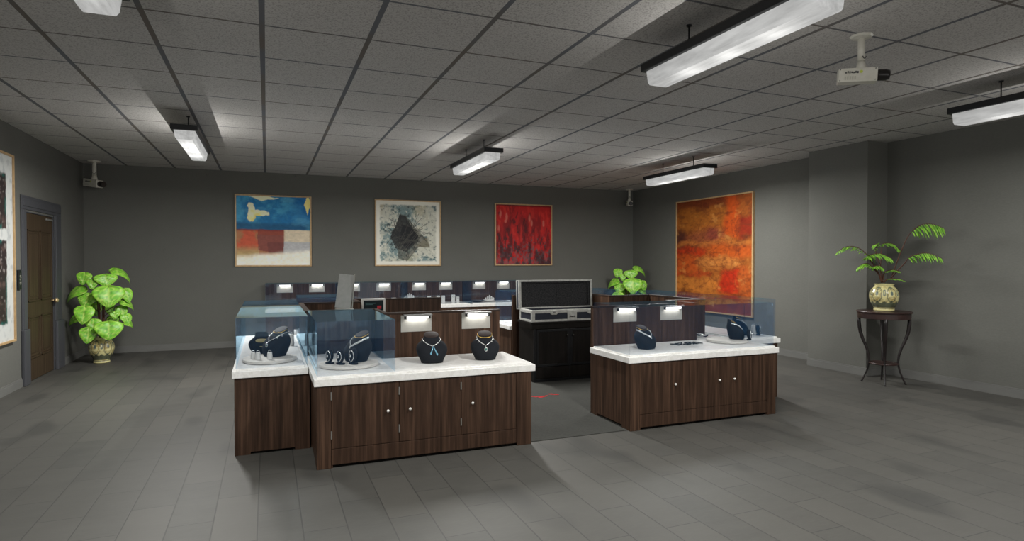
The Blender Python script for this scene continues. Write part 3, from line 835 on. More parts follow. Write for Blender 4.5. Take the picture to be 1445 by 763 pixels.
# lid standing open at the rear edge, a shallow tray facing the viewer
LH, LD = .40, .10
lid = obj('lid', (lambda bm: (box(bm, 0, FW, LD-.012, LD, 0, LH), box(bm, 0, FW, 0, LD-.012, 0, .014), box(bm, 0, FW, 0, LD-.012, LH-.014, LH), box(bm, 0, .014, 0, LD-.012, .014, LH-.014), box(bm, FW-.014, FW, 0, LD-.012, .014, LH-.014), bm)[-1])(B()), ALU, fc)
lid.location = (-.005, FD+.008, FH-.010); lid.rotation_euler = (math.radians(-3), 0, 0)
bm = B(); box(bm, .016, FW-.016, .050, LD-.014, .016, LH-.016); box(bm, .590, .596, .044, .050, .016, LH-.016)
for (a, b, c, d) in ((.016, .05, .016, LH-.016), (FW-.05, FW-.016, .016, LH-.016), (.05, FW-.05, .016, .045), (.05, FW-.05, LH-.045, LH-.016)): box(bm, a, b, .020, .050, c, d)
obj('lid_foam', bm, FOAM, lid)
bm = B(); w_ = .026
box(bm, -.006, FW+.006, -.006, .0, 0, w_, .002); box(bm, -.006, FW+.006, -.006, 0, LH-w_, LH, .002); box(bm, -.006, w_, -.006, 0, w_, LH-w_, .002); box(bm, FW-w_, FW+.006, -.006, 0, w_, LH-w_, .002)
box(bm, -.006, 0, 0, w_, 0, LH); box(bm, -.006, 0, LD-w_, LD, 0, LH); box(bm, FW, FW+.006, 0, LD, 0, w_); box(bm, FW, FW+.006, 0, w_, w_, LH)
obj('lid_trim', bm, ALU, lid)
obj('lid_side_panel', box(B(), -.003, .0, w_, LD-w_, .01, LH-.01), NAVY, lid)

# ------------------------------------------------------------------ ceiling fixtures
def fixture(label, loc, group='suspended ceiling light fixtures'):
    t = thing('ceiling_fixture', label, 'light fixture', loc, 0, group)      # origin at the ceiling
    zt_, zh, zl = -.175, -.235, -.335
    bm = B(); box(bm, -.135, .135, -.80, .80, zh, zt_, .006)
    obj('housing', bm, BLACKM, t)
    bm = B(); f = [(-.105, zh), (-.092, zl+.02), (-.075, zl), (.075, zl), (.092, zl+.02), (.105, zh)]
    a = [bm.verts.new((x, -.765, z)) for x, z in f]; b = [bm.verts.new((x, .765, z)) for x, z in f]
    bm.faces.new(a[::-1]); bm.faces.new(b)
    for i in range(len(f)): bm.faces.new((a[i], a[(i+1) % 6], b[(i+1) % 6], b[i]))
    obj('lens', bm, LENS, t)
    for y in (-.40, .40):
        bm = B(); tube(bm, [(0, y, zt_), (0, y, 0)], .006, 8); lathe(bm, [(.018, -.012), (.020, -.002), (.020, 0)], 12, 0, y)
        obj('hanging_rod', bm, BLACKM, t, smooth=True)
    return t
def fixture_lights(t):
    k = (1.32 if t.location.y > 6 else .84) * (.88 if t.location.x > 6 else 1)          # the far row of tubes is the brighter one
    for y in (-.38, 0, .38):
        ld = bpy.data.lights.new('fixture_glow', 'POINT'); ld.energy = CEIL_W / 3 * k; ld.shadow_soft_size = .0; ld.color = (1, .99, .95)
        lo = bpy.data.objects.new('fixture_glow', ld); link(lo, t); lo.location = (0, y, -.47)
    ld = bpy.data.lights.new('fixture_down', 'AREA'); ld.shape = 'RECTANGLE'; ld.size = .07; ld.size_y = 1.44
    ld.energy = DOWN_W * k; ld.color = (1, .99, .95)
    lo = bpy.data.objects.new('fixture_down', ld); link(lo, t); lo.location = (0, 0, -.3365)
names = {(0, 1): 'hanging light fixture at the far left above the blue painting', (1, 1): 'hanging light fixture in the middle above the white and red paintings',
         (2, 1): 'hanging light fixture near the orange painting', (1, 0): 'large near hanging light fixture left of the near security camera',
         (0, 0): 'hanging light fixture cut off by the top left edge of the picture', (2, 0): 'hanging light fixture at the right edge beside the near security camera'}
fx0 = None
for (i, x) in enumerate((-.83, 2.78, 6.32)):
    for (j, y) in enumerate((3.13, 8.30)):
        if fx0 is None: fx0 = f = fixture(names[(i, j)], (x, y, ZC))
        else: f = dup(fx0, (x, y, ZC), 0, names[(i, j)])
fx = [o for o in C.objects if o.name.startswith('ceiling_fixture')]
for f in fx: fixture_lights(f)

# ------------------------------------------------------------------ security cameras
def seccam(label, loc, rz, drop, sc=1.0, tilt=0.0):
    t = thing('security_camera', label, 'security camera', loc, 0, 'white ceiling security cameras'); t.scale = (sc,)*3
    bm = B(); lathe(bm, [(.025, -.022), (.070, -.014), (.080, -.004), (.080, 0)], 8); obj('ceiling_plate', bm, CAMW, t)
    bm = B(); tube(bm, [(0, 0, -.014), (0, 0, -drop+.06)], .024, 14); obj('pole', bm, CAMW, t, smooth=True)
    bm = B(); lathe(bm, [(.040, -drop), (.034, -drop+.02), (.025, -drop+.065)], 14); obj('bracket', bm, CAMW, t, smooth=True)
    hd = obj('camera_body', box(B(), -.155, .10, -.048, .048, -.052, .048, .006), CAMW, t)
    hd.location = (0, 0, -drop-.045); hd.rotation_euler = (0, tilt, rz)
    bm = B(); lathe(bm, [(.036, 0), (.040, .01), (.040, .06), (.034, .085), (.030, .085)], 20)
    bmesh.ops.transform(bm, matrix=Matrix.Translation((.098, 0, .0)) @ Matrix.Rotation(PI/2, 4, 'Y'), verts=bm.verts)
    obj('lens', bm, CAMB, hd, smooth=True)
    bm = B()
    for k in range(7): box(bm, -.112+.013*k, -.103+.013*k, -.0495, -.048, .008+(k % 2)*.002, .020+((k*3) % 4)*.002)
    for sx in (-.145, .085):
        for sz in (-.042, .038): tube(bm, [(sx, -.047, sz), (sx, -.0495, sz)], .004, 8)
    obj('lettering', bm, INK, hd)
    bm = B(); tube(bm, [(-.008, -.047, .019), (-.008, -.0497, .019)], .011, 14); obj('logo_dot', bm, YG, hd)
    bm = B()
    for k in range(5): box(bm, -.115+.016*k, -.105+.016*k, -.0493, -.048, -.038, -.012)
    obj('vent', bm, M('vent_grey', (.5, .49, .42, 1), .5).m, hd)
    bm = B(); tube(bm, [(.024*math.cos(a)+.0, -.026, -drop+.085+.010*math.sin(3*a)) for a in (.4, .9, 1.4, 1.9, 2.4)], .003, 6); obj('cable', bm, INK, t)
    return t
sc0 = seccam('large white security camera hanging from the ceiling near the right side', (4.10, 3.22, ZC), math.radians(-42), .25, 1.0, math.radians(3))
def sc_dup(label, loc, rz, s):
    r = dup(sc0, loc, 0, label, scale=(s,)*3)
    for c in r.children:
        if c.name.startswith('camera_body'): c.rotation_euler = (0, math.radians(8), rz)
    return r
sc_dup('small white security camera in the far left corner above the door', (-2.66, 12.02, ZC), math.radians(-42), 1.25)
sc_dup('small white security camera in the far right corner facing the viewer', (7.82, 12.05, ZC), math.radians(-112), 1.1)

# ------------------------------------------------------------------ plants
def paint_attr(o, cols):
    me = o.data; at = me.color_attributes.new('paint', 'FLOAT_COLOR', 'POINT')
    at.data.foreach_set('color', np.asarray(cols, dtype=np.float32).ravel())

def vnoise(u, v, su, sv, seed):
    r = np.random.RandomState(seed); G = r.rand(int(sv)+3, int(su)+3)
    x = np.clip(u, 0, 1)*su; y = np.clip(v, 0, 1)*sv; xi = x.astype(int); yi = y.astype(int); fx_ = x-xi; fy = y-yi
    fx_ = fx_*fx_*(3-2*fx_); fy = fy*fy*(3-2*fy)
    return (G[yi, xi]*(1-fx_)+G[yi, xi+1]*fx_)*(1-fy) + (G[yi+1, xi]*(1-fx_)+G[yi+1, xi+1]*fx_)*fy
def fbm(u, v, su, sv, seed, o=4):
    s = 0; a = 1; t = 0
    for k in range(o): s = s + a*vnoise(u, v, su*2**k, sv*2**k, seed+k*17); t += a; a *= .55
    return s/t
def sm(x, a, b):
    t = np.clip((x-a)/(b-a), 0, 1); return t*t*(3-2*t)
def lerp(a, b, t):
    t = np.asarray(t)[..., None]; return a*(1-t)+b*t
def c3(r, g_, b): return np.array(srgb(r, g_, b)[:3])

def pot(parent, prof, name='pot', seed=1, lip=.0):
    # profile with z; glaze pattern by angle and height
    nn = 96; bm = B()
    P_ = []
    for (r0, z0), (r1, z1) in zip(prof, prof[1:]):
        k = max(1, int(math.hypot(r1-r0, z1-z0)/.006))
        for i in range(k): P_.append((r0+(r1-r0)*i/k, z0+(z1-z0)*i/k))
    P_.append(prof[-1]); lathe(bm, P_, nn, cap=False)
    bm.verts.ensure_lookup_table()
    bm.faces.new([bm.verts[i] for i in range(nn)][::-1])
    co = np.array([v.co[:] for v in bm.verts]); th = np.arctan2(co[:, 0], -co[:, 1]); zmax = max(p[1] for p in prof); z = co[:, 2]/zmax
    cream, dark, teal, brown = c3(214, 206, 150), c3(42, 62, 60), c3(50, 84, 96), c3(150, 128, 72)
    u = (th/(2*PI)+.5); col = lerp(np.repeat(cream[None], len(z), 0), brown[None], sm(fbm(u, z, 24, 10, seed), .45, .75)*.7)
    k = 6; ph = (u*k) % 1-.5
    sc_ = .22+.13*np.cos(ph*2*PI)**2*np.where(np.abs(ph) < .5, 1, 1)       # dark lower band, scalloped top
    col = lerp(col, dark[None], ((z > .14) & (z < .18+sc_*.55)).astype(float)*.85)
    # round medallions with garland arcs
    d = np.hypot(ph*.9, (z-.62)*1.15)
    col = lerp(col, dark[None], (np.abs(d-.30) < .03)*.75)
    col = lerp(col, brown[None], (np.abs(d-.22) < .02)*.7)
    col = lerp(col, teal[None], (np.hypot(ph*1.0, (z-.66)) < .085)*.85); col = lerp(col, teal[None], (np.hypot(ph*1.0, (z-.82)) < .06)*.85)
    ph2 = ((u*k+.5) % 1)-.5
    col = lerp(col, teal[None], (np.hypot(ph2*1.1, (z-.68)*1.1) < .13)*.75); col = lerp(col, cream[None], (np.hypot(ph2*1.1, (z-.68)*1.1) < .06)*.9)
    col = lerp(col, dark[None], ((z > .085) & (z < .11))*.8); col = lerp(col, cream[None], (z < .07)*1.0)
    col = lerp(col, cream[None], (z > .93)*1.0)
    o = obj(name, bm, POTM, parent, smooth=True, recalc=True)
    paint_attr(o, np.concatenate([col, np.ones((len(col), 1))], 1)); return o

def leaf_mesh(base_, tip_dir, normal, L, W, droop=.5, seed=0, fold=.18):
    bm = B(); tip = Vector(tip_dir).normalized(); nrm = Vector(normal).normalized(); side = tip.cross(nrm).normalized(); nrm = side.cross(tip).normalized()
    nt, ns = 14, 8; rows = []; cols = []; rnd = random.Random(seed)
    c_hi, c_lo, c_y = c3(160, 228, 70), c3(82, 168, 42), c3(214, 236, 122)
    for i in range(nt+1):
        t = i/nt; wv = W/2*((math.sin(PI*min(1, t**.62)) if t < 1 else 0)**.72 if 0 < t < 1 else .02)
        ang = droop*t; cen = Vector(base_) + tip*(L*t*math.cos(ang*.6)) - nrm*(L*t*math.sin(ang*.6))
        row = []
        for j in range(-ns, ns+1):
            s = j/ns; back = -L*.10*(abs(s)**2)*(1-t)
            p = cen + side*(s*wv) + nrm*(abs(s)*wv*fold - wv*fold*1.1*s*s) + tip*back + nrm*.004*math.sin(9*t+4*s)
            row.append(bm.verts.new(p)); m = rnd.random()
            f = max(0, min(1, .35+.5*(m-.5)+.35*abs(s)-.15*t)); c = c_lo*(1-f)+c_hi*f
            vein = max(0, 1-abs(s)*9) + (.35 if (i % 3 == 0 and abs(s) > .1) else 0)
            c = c*(1-min(.55, vein*.5)) + c_y*min(.55, vein*.5)
            if rnd.random() < .16: c = c*.4+c_y*.6
            if rnd.random() < .12: c = c*.6
            cols.append((*c, 1))
        rows.append(row)
    for a, b in zip(rows, rows[1:]):
        for j in range(2*ns): bm.faces.new((a[j], a[j+1], b[j+1], b[j]))
    # thickness
    bm.verts.index_update()
    return bm, cols

def leaf(parent, name, *a, **k):
    bm, cols = leaf_mesh(*a, **k)
    o = obj(name, bm, LEAFM, parent, smooth=True, recalc=False); paint_attr(o, cols)
    md = o.modifiers.new('thickness', 'SOLIDIFY'); md.thickness = .0025
    return o

def pothos(label, loc, rz):
    t = thing('potted_plant', label, 'plant', loc, rz, 'broad-leaved potted plants')
    pot(t, [(.075, 0), (.118, .004), (.120, .02), (.112, .05), (.128, .09), (.165, .16), (.185, .225), (.186, .27), (.172, .33), (.140, .38), (.116, .402), (.114, .412), (.126, .425), (.124, .432), (.108, .430), (.106, .40)])
    bm = B(); lathe(bm, [(.004, .405), (.108, .402)], 24, cap=False); bm.verts.ensure_lookup_table(); obj('soil', bm, SOIL, t)
    s = .00245
    X = lambda px: (px-370)*s
    Z = lambda py: (740-py)*s
    LV = [ # cx, top y, width px, height px, mode (0 facing, L/R arcs), depth
        (277, 128, 92, 70, 'f', .02, -.3), (397, 140, 140, 68, 'f', -.12, .1), (322, 172, 66, 56, 'f', -.10, -.1), (430, 108, 112, 42, 'R', .0, 0),
        (285, 232, 102, 52, 'L', -.02, 0), (412, 222, 188, 116, 'f', -.24, 0), (515, 243, 78, 84, 'f', .04, .35), (294, 268, 112, 82, 'f', -.06, -.35),
        (278, 350, 118, 98, 'f', -.20, -.2), (478, 322, 82, 42, 'R', .02, 0), (487, 360, 80, 68, 'f', .08, .3), (447, 392, 62, 46, 'f', -.05, .1),
        (262, 418, 74, 44, 'L', .06, 0), (325, 440, 95, 62, 'f', -.10, -.1), (410, 458, 170, 100, 'f', -.26, 0), (515, 420, 74, 62, 'f', .06, .4),
        (298, 495, 108, 86, 'f', -.14, -.15), (500, 465, 56, 40, 'R', .04, 0), (418, 345, 60, 66, 'f', .10, .1), (345, 340, 70, 75, 'f', .14, -.1), (440, 425, 80, 60, 'f', .12, .2), (375, 300, 80, 60, 'f', .16, 0)]
    sb = B()
    for k in range(6):
        a = k*1.05; r0 = .025
        pts = [(r0*math.cos(a)*(1+j*.25), r0*math.sin(a)*(1+j*.25), .40+j*.17) for j in range(5 if k % 2 else 6)]
        tube(sb, pts, [.013-.0015*j for j in range(len(pts))], 8)
    for i, (cx, ty, wp, hp, mode, dep, lean) in enumerate(LV):
        x, z, W_, H_ = X(cx), Z(ty), wp*s, hp*s
        if mode == 'f':
            b = Vector((x - lean*.05, dep, z)); tip = Vector((lean, -.55, -1)); nrm = Vector((lean*.4, -1, .75))
            leaf(t, 'leaf', b, tip, nrm, H_*1.22, W_, .5, i, .16)
        else:
            sg = 1 if mode == 'R' else -1
            b = Vector((x, dep, z-.01)); tip = Vector((sg, -.12, .12)); nrm = Vector((sg*.1, -.75, 1))
            leaf(t, 'leaf', b, tip, nrm, wp*s*1.5, hp*s*2.0, 1.7, i, .12)
        zz = min(z-.10, 1.30); zz = max(.45, zz)
        p0 = Vector((x*.12, dep*.12, zz)); tube(sb, [p0, (Vector(b)+p0)/2+Vector((0, 0, .03)), b], [.006, .0045, .003], 6)
    obj('stems', sb, STEM, t, smooth=True)
    return t
pl = pothos('potted plant with broad green leaves on the floor in the left corner by the door', (-2.425, 11.28, 0), math.atan2(2.575, 11.78)); pl.scale = (.945,)*3
dup(pl, (7.50, 11.62, 0), -math.atan2(7.66, 11.83)*.9, 'broad-leaved potted plant in the far right corner, mostly hidden by the island counters')

# round table with fern
TXc, TYc = 7.50, 5.53
tb = thing('side_table', 'small round dark wood side table with curved legs by the right wall', 'table', (TXc, TYc, 0), math.radians(8))
bm = B(); lathe(bm, [(.285, .850), (.305, .855), (.306, .925), (.318, .930), (.320, .942), (.314, .950), (.02, .951)], 56); obj('tabletop', bm, TABLEW, tb, smooth=False)
for k in range(4):
    a = k*PI/2 - math.radians(57); dx, dy = math.cos(a), math.sin(a); bm = B()
    pr = [(.285, .87), (.284, .80), (.276, .72), (.266, .66), (.238, .57), (.198, .47), (.172, .38), (.163, .30), (.166, .25), (.185, .16), (.215, .08), (.245, .012), (.25, .0)]
    tube(bm, [(r*dx, r*dy, z) for r, z in pr], [.021, .022, .022, .021, .019, .017, .015, .013, .012, .011, .010, .011, .012], 10); obj('leg', bm, TABLEL, tb, smooth=True)
bm = B(); tube(bm, [(.160*math.cos(a), .160*math.sin(a), .262) for a in [2*PI*i/40 for i in range(40)]], .011, 8, True)
obj('ring_stretcher', bm, TABLEW, tb, smooth=True)
bm = B(); lathe(bm, [(.150, .255), (.152, .262), (.150, .268)], 40); obj('lower_shelf', bm, TABLEW, tb)

fp = thing('potted_fern', 'feathery green plant in a painted round pot on the side table', 'plant', (TXc, TYc, .9515), math.radians(-52))
pot(fp, [(.07, 0), (.118, .003), (.120, .02), (.115, .035), (.140, .08), (.164, .14), (.172, .19), (.166, .24), (.145, .285), (.118, .315), (.106, .325), (.106, .335), (.118, .345), (.116, .352), (.098, .350), (.096, .33)], seed=5)
bm = B(); lathe(bm, [(.004, .334), (.098, .331)], 24, cap=False); obj('soil', bm, SOIL, fp)
s = 8.07/855/5.086
FX = lambda px: (px-338)*s
FZ = lambda py: (688-py)*s
def frond(path, dep0, dep1, l0, seed, hang=.8, maxl=.11, name='frond'):
    # path: px points from pot outward; leaflets from fraction l0 on
    P2 = [Vector((FX(x), dep0+(dep1-dep0)*i/(len(path)-1), FZ(y))) for i, (x, y) in enumerate(path)]
    pts = []
    for i in range(len(P2)-1):
        a = P2[max(0, i-1)]; b = P2[i]; c = P2[i+1]; d = P2[min(len(P2)-1, i+2)]
        for k in range(6):
            u = k/6; pts.append(.5*((2*b)+(c-a)*u+(2*a-5*b+4*c-d)*u*u+(3*b-3*c+d-a)*u**3))
    pts.append(P2[-1]); n = len(pts)
    bm = B(); cols = []; rnd = random.Random(seed)
    tube(bm, pts, [.0085*(1-.75*i/(n-1))+.001 for i in range(n)], 6)
    f = obj('stem', bm, STEM, fp, smooth=True)
    bm = B(); m0 = int(n*l0); cnt = 0
    c_hi, c_lo = c3(165, 220, 84), c3(72, 146, 42)
    tot = n-m0; step = .5
    q = m0
    while q < n-1:
        i = int(q); p = pts[i].lerp(pts[min(n-1, i+1)], q-i); tdir = (pts[min(n-1, i+1)]-pts[max(0, i-1)]).normalized(); fr = (q-m0)/max(1, tot)
        L = 1.25*maxl*(math.sin(PI*(.18+.78*fr))**.7)*rnd.uniform(.85, 1.15)
        for sg in (-1, 1):
            side = Vector((0, sg, 0)) + tdir*.75 + Vector((rnd.uniform(-.15, .15), 0, -hang*rnd.uniform(.5, 1.3)))
            side.normalize(); nrm = Vector((0, -.35, 1)) + tdir*.2; wd = side.cross(nrm).normalized(); up = wd.cross(side).normalized()
            prev = None
            for k in range(7):
                u = k/6; wv = .0105*(math.sin(PI*(.08+.92*u))**.8 if u < 1 else 0)*(L/.1)**.5
                c = p + side*L*u - Vector((0, 0, 1))*L*.45*u*u*hang
                a_, b_, m_ = c-wd*wv, c+wd*wv, c-up*.002
                row = [bm.verts.new(a_), bm.verts.new(m_), bm.verts.new(b_)]; g2 = rnd.uniform(.2, 1)
                cc = c_lo*(1-g2)+c_hi*g2; cols += [(*cc, 1)]*3
                if prev: bm.faces.new((prev[0], prev[1], row[1], row[0])); bm.faces.new((prev[1], prev[2], row[2], row[1]))
                prev = row
        q += 1.2
    o = obj(name, bm, LEAFM, fp, smooth=True, recalc=False); paint_attr(o, cols)
    md = o.modifiers.new('thickness', 'SOLIDIFY'); md.thickness = .0012
frond([(325, 490), (305, 430), (265, 350), (225, 285), (170, 240), (100, 235), (38, 282)], .0, -.06, .50, 1, .6, .085)
frond([(322, 490), (300, 420), (262, 350), (235, 310), (250, 295), (310, 285), (375, 320)], .0, -.16, .42, 2, .6, .12)
frond([(330, 490), (315, 400), (318, 320), (320, 250), (330, 215), (385, 215), (430, 260)], .02, .10, .55, 3, .55, .085)
frond([(378, 460), (405, 370), (440, 260), (480, 160), (540, 95), (610, 85), (675, 115)], .0, -.02, .55, 4, 1.1, .125)
frond([(380, 455), (415, 405), (455, 355), (480, 315), (530, 290), (590, 285), (665, 320)], -.02, -.12, .50, 5, .9, .095)
frond([(325, 480), (300, 425), (270, 385), (235, 355), (205, 360), (175, 385)], -.02, -.14, .45, 6, .6, .09)
frond([(335, 490), (350, 470), (380, 460), (420, 462), (455, 475)], -.04, -.09, .25, 7, .3, .045)
frond([(330, 470), (335, 430), (350, 410), (385, 400), (425, 410)], -.02, -.10, .35, 8, .4, .055)
frond([(322, 485), (310, 440), (280, 400), (270, 380), (300, 370), (330, 390)], -.03, -.17, .45, 9, .6, .07)
frond([(325, 490), (322, 400), (300, 330), (285, 260), (300, 215), (270, 225)], .03, .13, .6, 10, .6, .07)

# ------------------------------------------------------------------ paintings
def grid(n):
    v, u = np.meshgrid(np.linspace(0, 1, n), np.linspace(0, 1, n), indexing='ij'); return u, v     # v = 1 at top
def painting(label, loc, rotz, Wd, Hd, fn, n=170, gain=1.1, name='painting'):
    t = thing(name, label, 'painting', loc, rotz, 'framed abstract paintings')       # origin: bottom centre on the wall, faces local -Y
    fw = .026
    bm = B(); y0, y1 = -.045, -.002
    box(bm, -Wd/2, -Wd/2+fw, y0, y1, 0, Hd, .003); box(bm, Wd/2-fw, Wd/2, y0, y1, 0, Hd, .003)
    box(bm, -Wd/2+fw, Wd/2-fw, y0, y1, 0, fw, .003); box(bm, -Wd/2+fw, Wd/2-fw, y0, y1, Hd-fw, Hd, .003)
    obj('frame', bm, FRAME, t)
    obj('backing', box(B(), -Wd/2+fw, Wd/2-fw, -.018, -.004, fw, Hd-fw), INK, t)
    u, v = grid(n); col = fn(u, v)
    xs = (-Wd/2+fw) + u*(Wd-2*fw); zs = fw + v*(Hd-2*fw)
    verts = np.stack([xs, np.full_like(xs, -.026), zs], -1).reshape(-1, 3)
    idx = np.arange(n*n).reshape(n, n)
    f = np.stack([idx[:-1, :-1], idx[:-1, 1:], idx[1:, 1:], idx[1:, :-1]], -1).reshape(-1, 4)
    me = bpy.data.meshes.new('canvas'); me.from_pydata(verts.tolist(), [], f.tolist()); me.materials.append(PAINT)
    o = bpy.data.objects.new('canvas', me); link(o, t)
    paint_attr(o, np.concatenate([np.clip(col.reshape(-1, 3)*gain, 0, .92), np.ones((n*n, 1))], 1)); return t

def art_blue(u, v):
    x = u + .03*(fbm(u, v, 5, 5, 2)-.5); y = v + .04*(fbm(u, v, 6, 3, 3)-.5)
    n = fbm(u, v, 7, 7, 4, 5); n2 = fbm(u, v, 3, 9, 5)
    col = lerp(np.broadcast_to(c3(20, 108, 160), u.shape+(3,)), c3(60, 142, 180), sm(n, .42, .68))
    col = lerp(col, c3(0, 88, 150), sm(x, .55, .95)*.7); col = lerp(col, c3(12, 72, 108), sm(y, .64, .58)*.8)
    col = lerp(col, c3(90, 160, 188), sm(n2, .6, .8)*.4)
    low = sm(y, .525, .505)                                 # lower half
    c2 = lerp(np.broadcast_to(c3(160, 108, 72), u.shape+(3,)), c3(205, 190, 165), sm(x, .60, .66))
    c2 = lerp(c2, c3(190, 72, 48), (sm(n, .45, .6))*(x < .30)*sm(y, .18, .3)*.8)
    c2 = lerp(c2, c3(120, 58, 56), ((x > .28) & (x < .63) & (y > .14+.1*(1-x)))*.85)
    c2 = lerp(c2, c3(140, 62, 45), ((x > .28) & (x < .63) & (y > .44))*.8)
    c2 = lerp(c2, c3(86, 44, 46), ((x > .42) & (x < .63) & (y < .33) & (y > .18))*.5)
    c2 = lerp(c2, c3(178, 160, 110), sm(y, .30, .12)*(x < .30)*.8)
    c2 = lerp(c2, c3(160, 165, 175), ((x > .63) & (y < .34) & (y > .12))*.75)
    c2 = lerp(c2, c3(232, 226, 210), sm(y, .16+.10*x, .10+.10*x-.04+.03*n))
    c2 = lerp(c2, c3(110, 40, 42), sm(y, .48, .51)*(x < .62)*.8)
    col = lerp(col, c2, low)
    col = col*(.80+.4*fbm(u, v, 30, 45, 6, 4))[..., None]
    cream, ye = c3(238, 232, 190), c3(226, 212, 130)
    d = np.minimum(np.hypot((x-.20)/.055, (y-.76)/.12), np.hypot((x-.31)/.13, (y-.755)/.045)); pm = sm(d+1.1*(fbm(u, v, 14, 14, 9)-.5), 1.15, .95)
    col = lerp(col, lerp(np.broadcast_to(cream, u.shape+(3,)), ye, sm(n, .4, .6)), pm)
    d2 = np.abs(x-.34)/.20+np.abs(y-.985)/.04; col = lerp(col, cream, sm(d2+.7*(fbm(u, v, 12, 12, 8)-.5), 1.1, .9))
    d3 = np.abs(x-.97)/.05+np.abs(y-.90)/.14; col = lerp(col, ye, sm(d3+.7*(fbm(u, v, 12, 12, 7)-.5), 1.1, .9))
    return col
def seg_lines(u, v, rnd, n, cx, cy, r, w=.005):
    m = np.zeros_like(u)
    for k in range(n):
        a = rnd.rand()*2*PI; b = a + rnd.uniform(1.2, 3.6); r1, r2 = r*rnd.uniform(.35, 1.1), r*rnd.uniform(.35, 1.1)
        p = np.array([cx+r1*math.cos(a), cy+r1*math.sin(a)]); q = np.array([cx+r2*math.cos(b), cy+r2*math.sin(b)])
        d = q-p; L2 = d@d; t = np.clip(((u-p[0])*d[0]+(v-p[1])*d[1])/L2, 0, 1)
        m = np.maximum(m, sm(np.hypot(u-p[0]-t*d[0], v-p[1]-t*d[1]), w, w*.3))
    return m
def poly_mask(u, v, pts):
    m = np.zeros(u.shape, bool); n = len(pts)
    for i in range(n):
        (x0, y0), (x1, y1) = pts[i], pts[(i+1) % n]
        c = ((y0 > v) != (y1 > v)) & (u < (x1-x0)*(v-y0)/((y1-y0) or 1e-9)+x0); m ^= c
    return m
def art_white(u, v):
    n = fbm(u, v, 34, 34, 12, 4); nb = fbm(u, v, 4, 4, 13)
    uu = u+.02*(fbm(u, v, 16, 16, 31)-.5); vv = v+.02*(fbm(u, v, 16, 16, 32)-.5)
    col = lerp(np.broadcast_to(c3(196, 196, 182), u.shape+(3,)), c3(120, 142, 142), sm(nb+.5*(n-.5), .42, .66))
    col = lerp(col, c3(172, 162, 128), sm(fbm(u, v, 3, 3, 14), .52, .7)*.6)
    col = lerp(col, c3(60, 76, 80), sm(n, .60, .72)*.6); col = lerp(col, c3(44, 52, 56), sm(n+nb*.5, .98, 1.08)*.6)
    col = lerp(col, c3(215, 214, 202), sm(n, .38, .28)*.7)
    rnd = np.random.RandomState(5)
    A = [(.36, .80), (.46, .78), (.66, .52), (.80, .40), (.84, .28), (.66, .28), (.48, .06), (.34, .10), (.33, .28), (.22, .42), (.25, .55), (.33, .62)]
    col = lerp(col, c3(74, 72, 62), poly_mask(uu, vv, A)*.72)
    col = lerp(col, c3(34, 36, 38), poly_mask(uu, vv, [(.36, .79), (.46, .76), (.62, .48), (.66, .38), (.46, .20), (.30, .26), (.22, .44), (.30, .62)])*.85)
    col = lerp(col, c3(12, 14, 22), poly_mask(uu, vv, [(.40, .62), (.52, .60), (.66, .46), (.56, .32), (.46, .26), (.36, .38)])*.95)
    col = lerp(col, c3(120, 112, 84), poly_mask(uu, vv, [(.62, .30), (.84, .26), (.82, .44), (.76, .42)])*.4)
    col = lerp(col, c3(24, 26, 28), seg_lines(uu, vv, rnd, 46, .48, .48, .34, .0055)*.85)
    col = lerp(col, c3(190, 186, 165), seg_lines(uu, vv, rnd, 14, .52, .42, .26, .004)*.10)
    e = np.minimum(np.minimum(u, 1-u), np.minimum(v, 1-v)); return lerp(col, c3(226, 224, 212), sm(e+.02*(n-.5), .075, .045))
def art_red(u, v):
    n = fbm(u, v, 18, 7, 21, 5); n2 = fbm(u, v, 9, 3, 22); n3 = fbm(u, v, 40, 30, 23, 3)
    col = lerp(np.broadcast_to(c3(200, 26, 26), u.shape+(3,)), c3(150, 18, 22), sm(n2, .4, .65))
    col = lerp(col, c3(88, 14, 20), sm(n+.25*(.5-v), .52, .68)*.85); col = lerp(col, c3(232, 52, 40), sm(n, .45, .3)*.6)
    col = lerp(col, c3(96, 88, 92), sm(n3+.8*(.40-v), .55, .85)*.65); col = lerp(col, c3(40, 24, 30), sm(n+n3*.3+.5*(.35-v), .75, .95)*.6)
    for (x, y, h) in ((.08, .84, .07), (.19, .80, .07), (.60, .78, .07), (.64, .70, .06), (.86, .70, .07), (.05, .60, .06), (.17, .72, .03)):
        d = np.hypot((u-x)/.022, (v-y)/h); col = lerp(col, c3(226, 120, 104), sm(d+.6*(n3-.5), 1.2, .5)*.75)
    col = lerp(col, c3(70, 12, 16), sm(v, .965, .99)*.7); return col
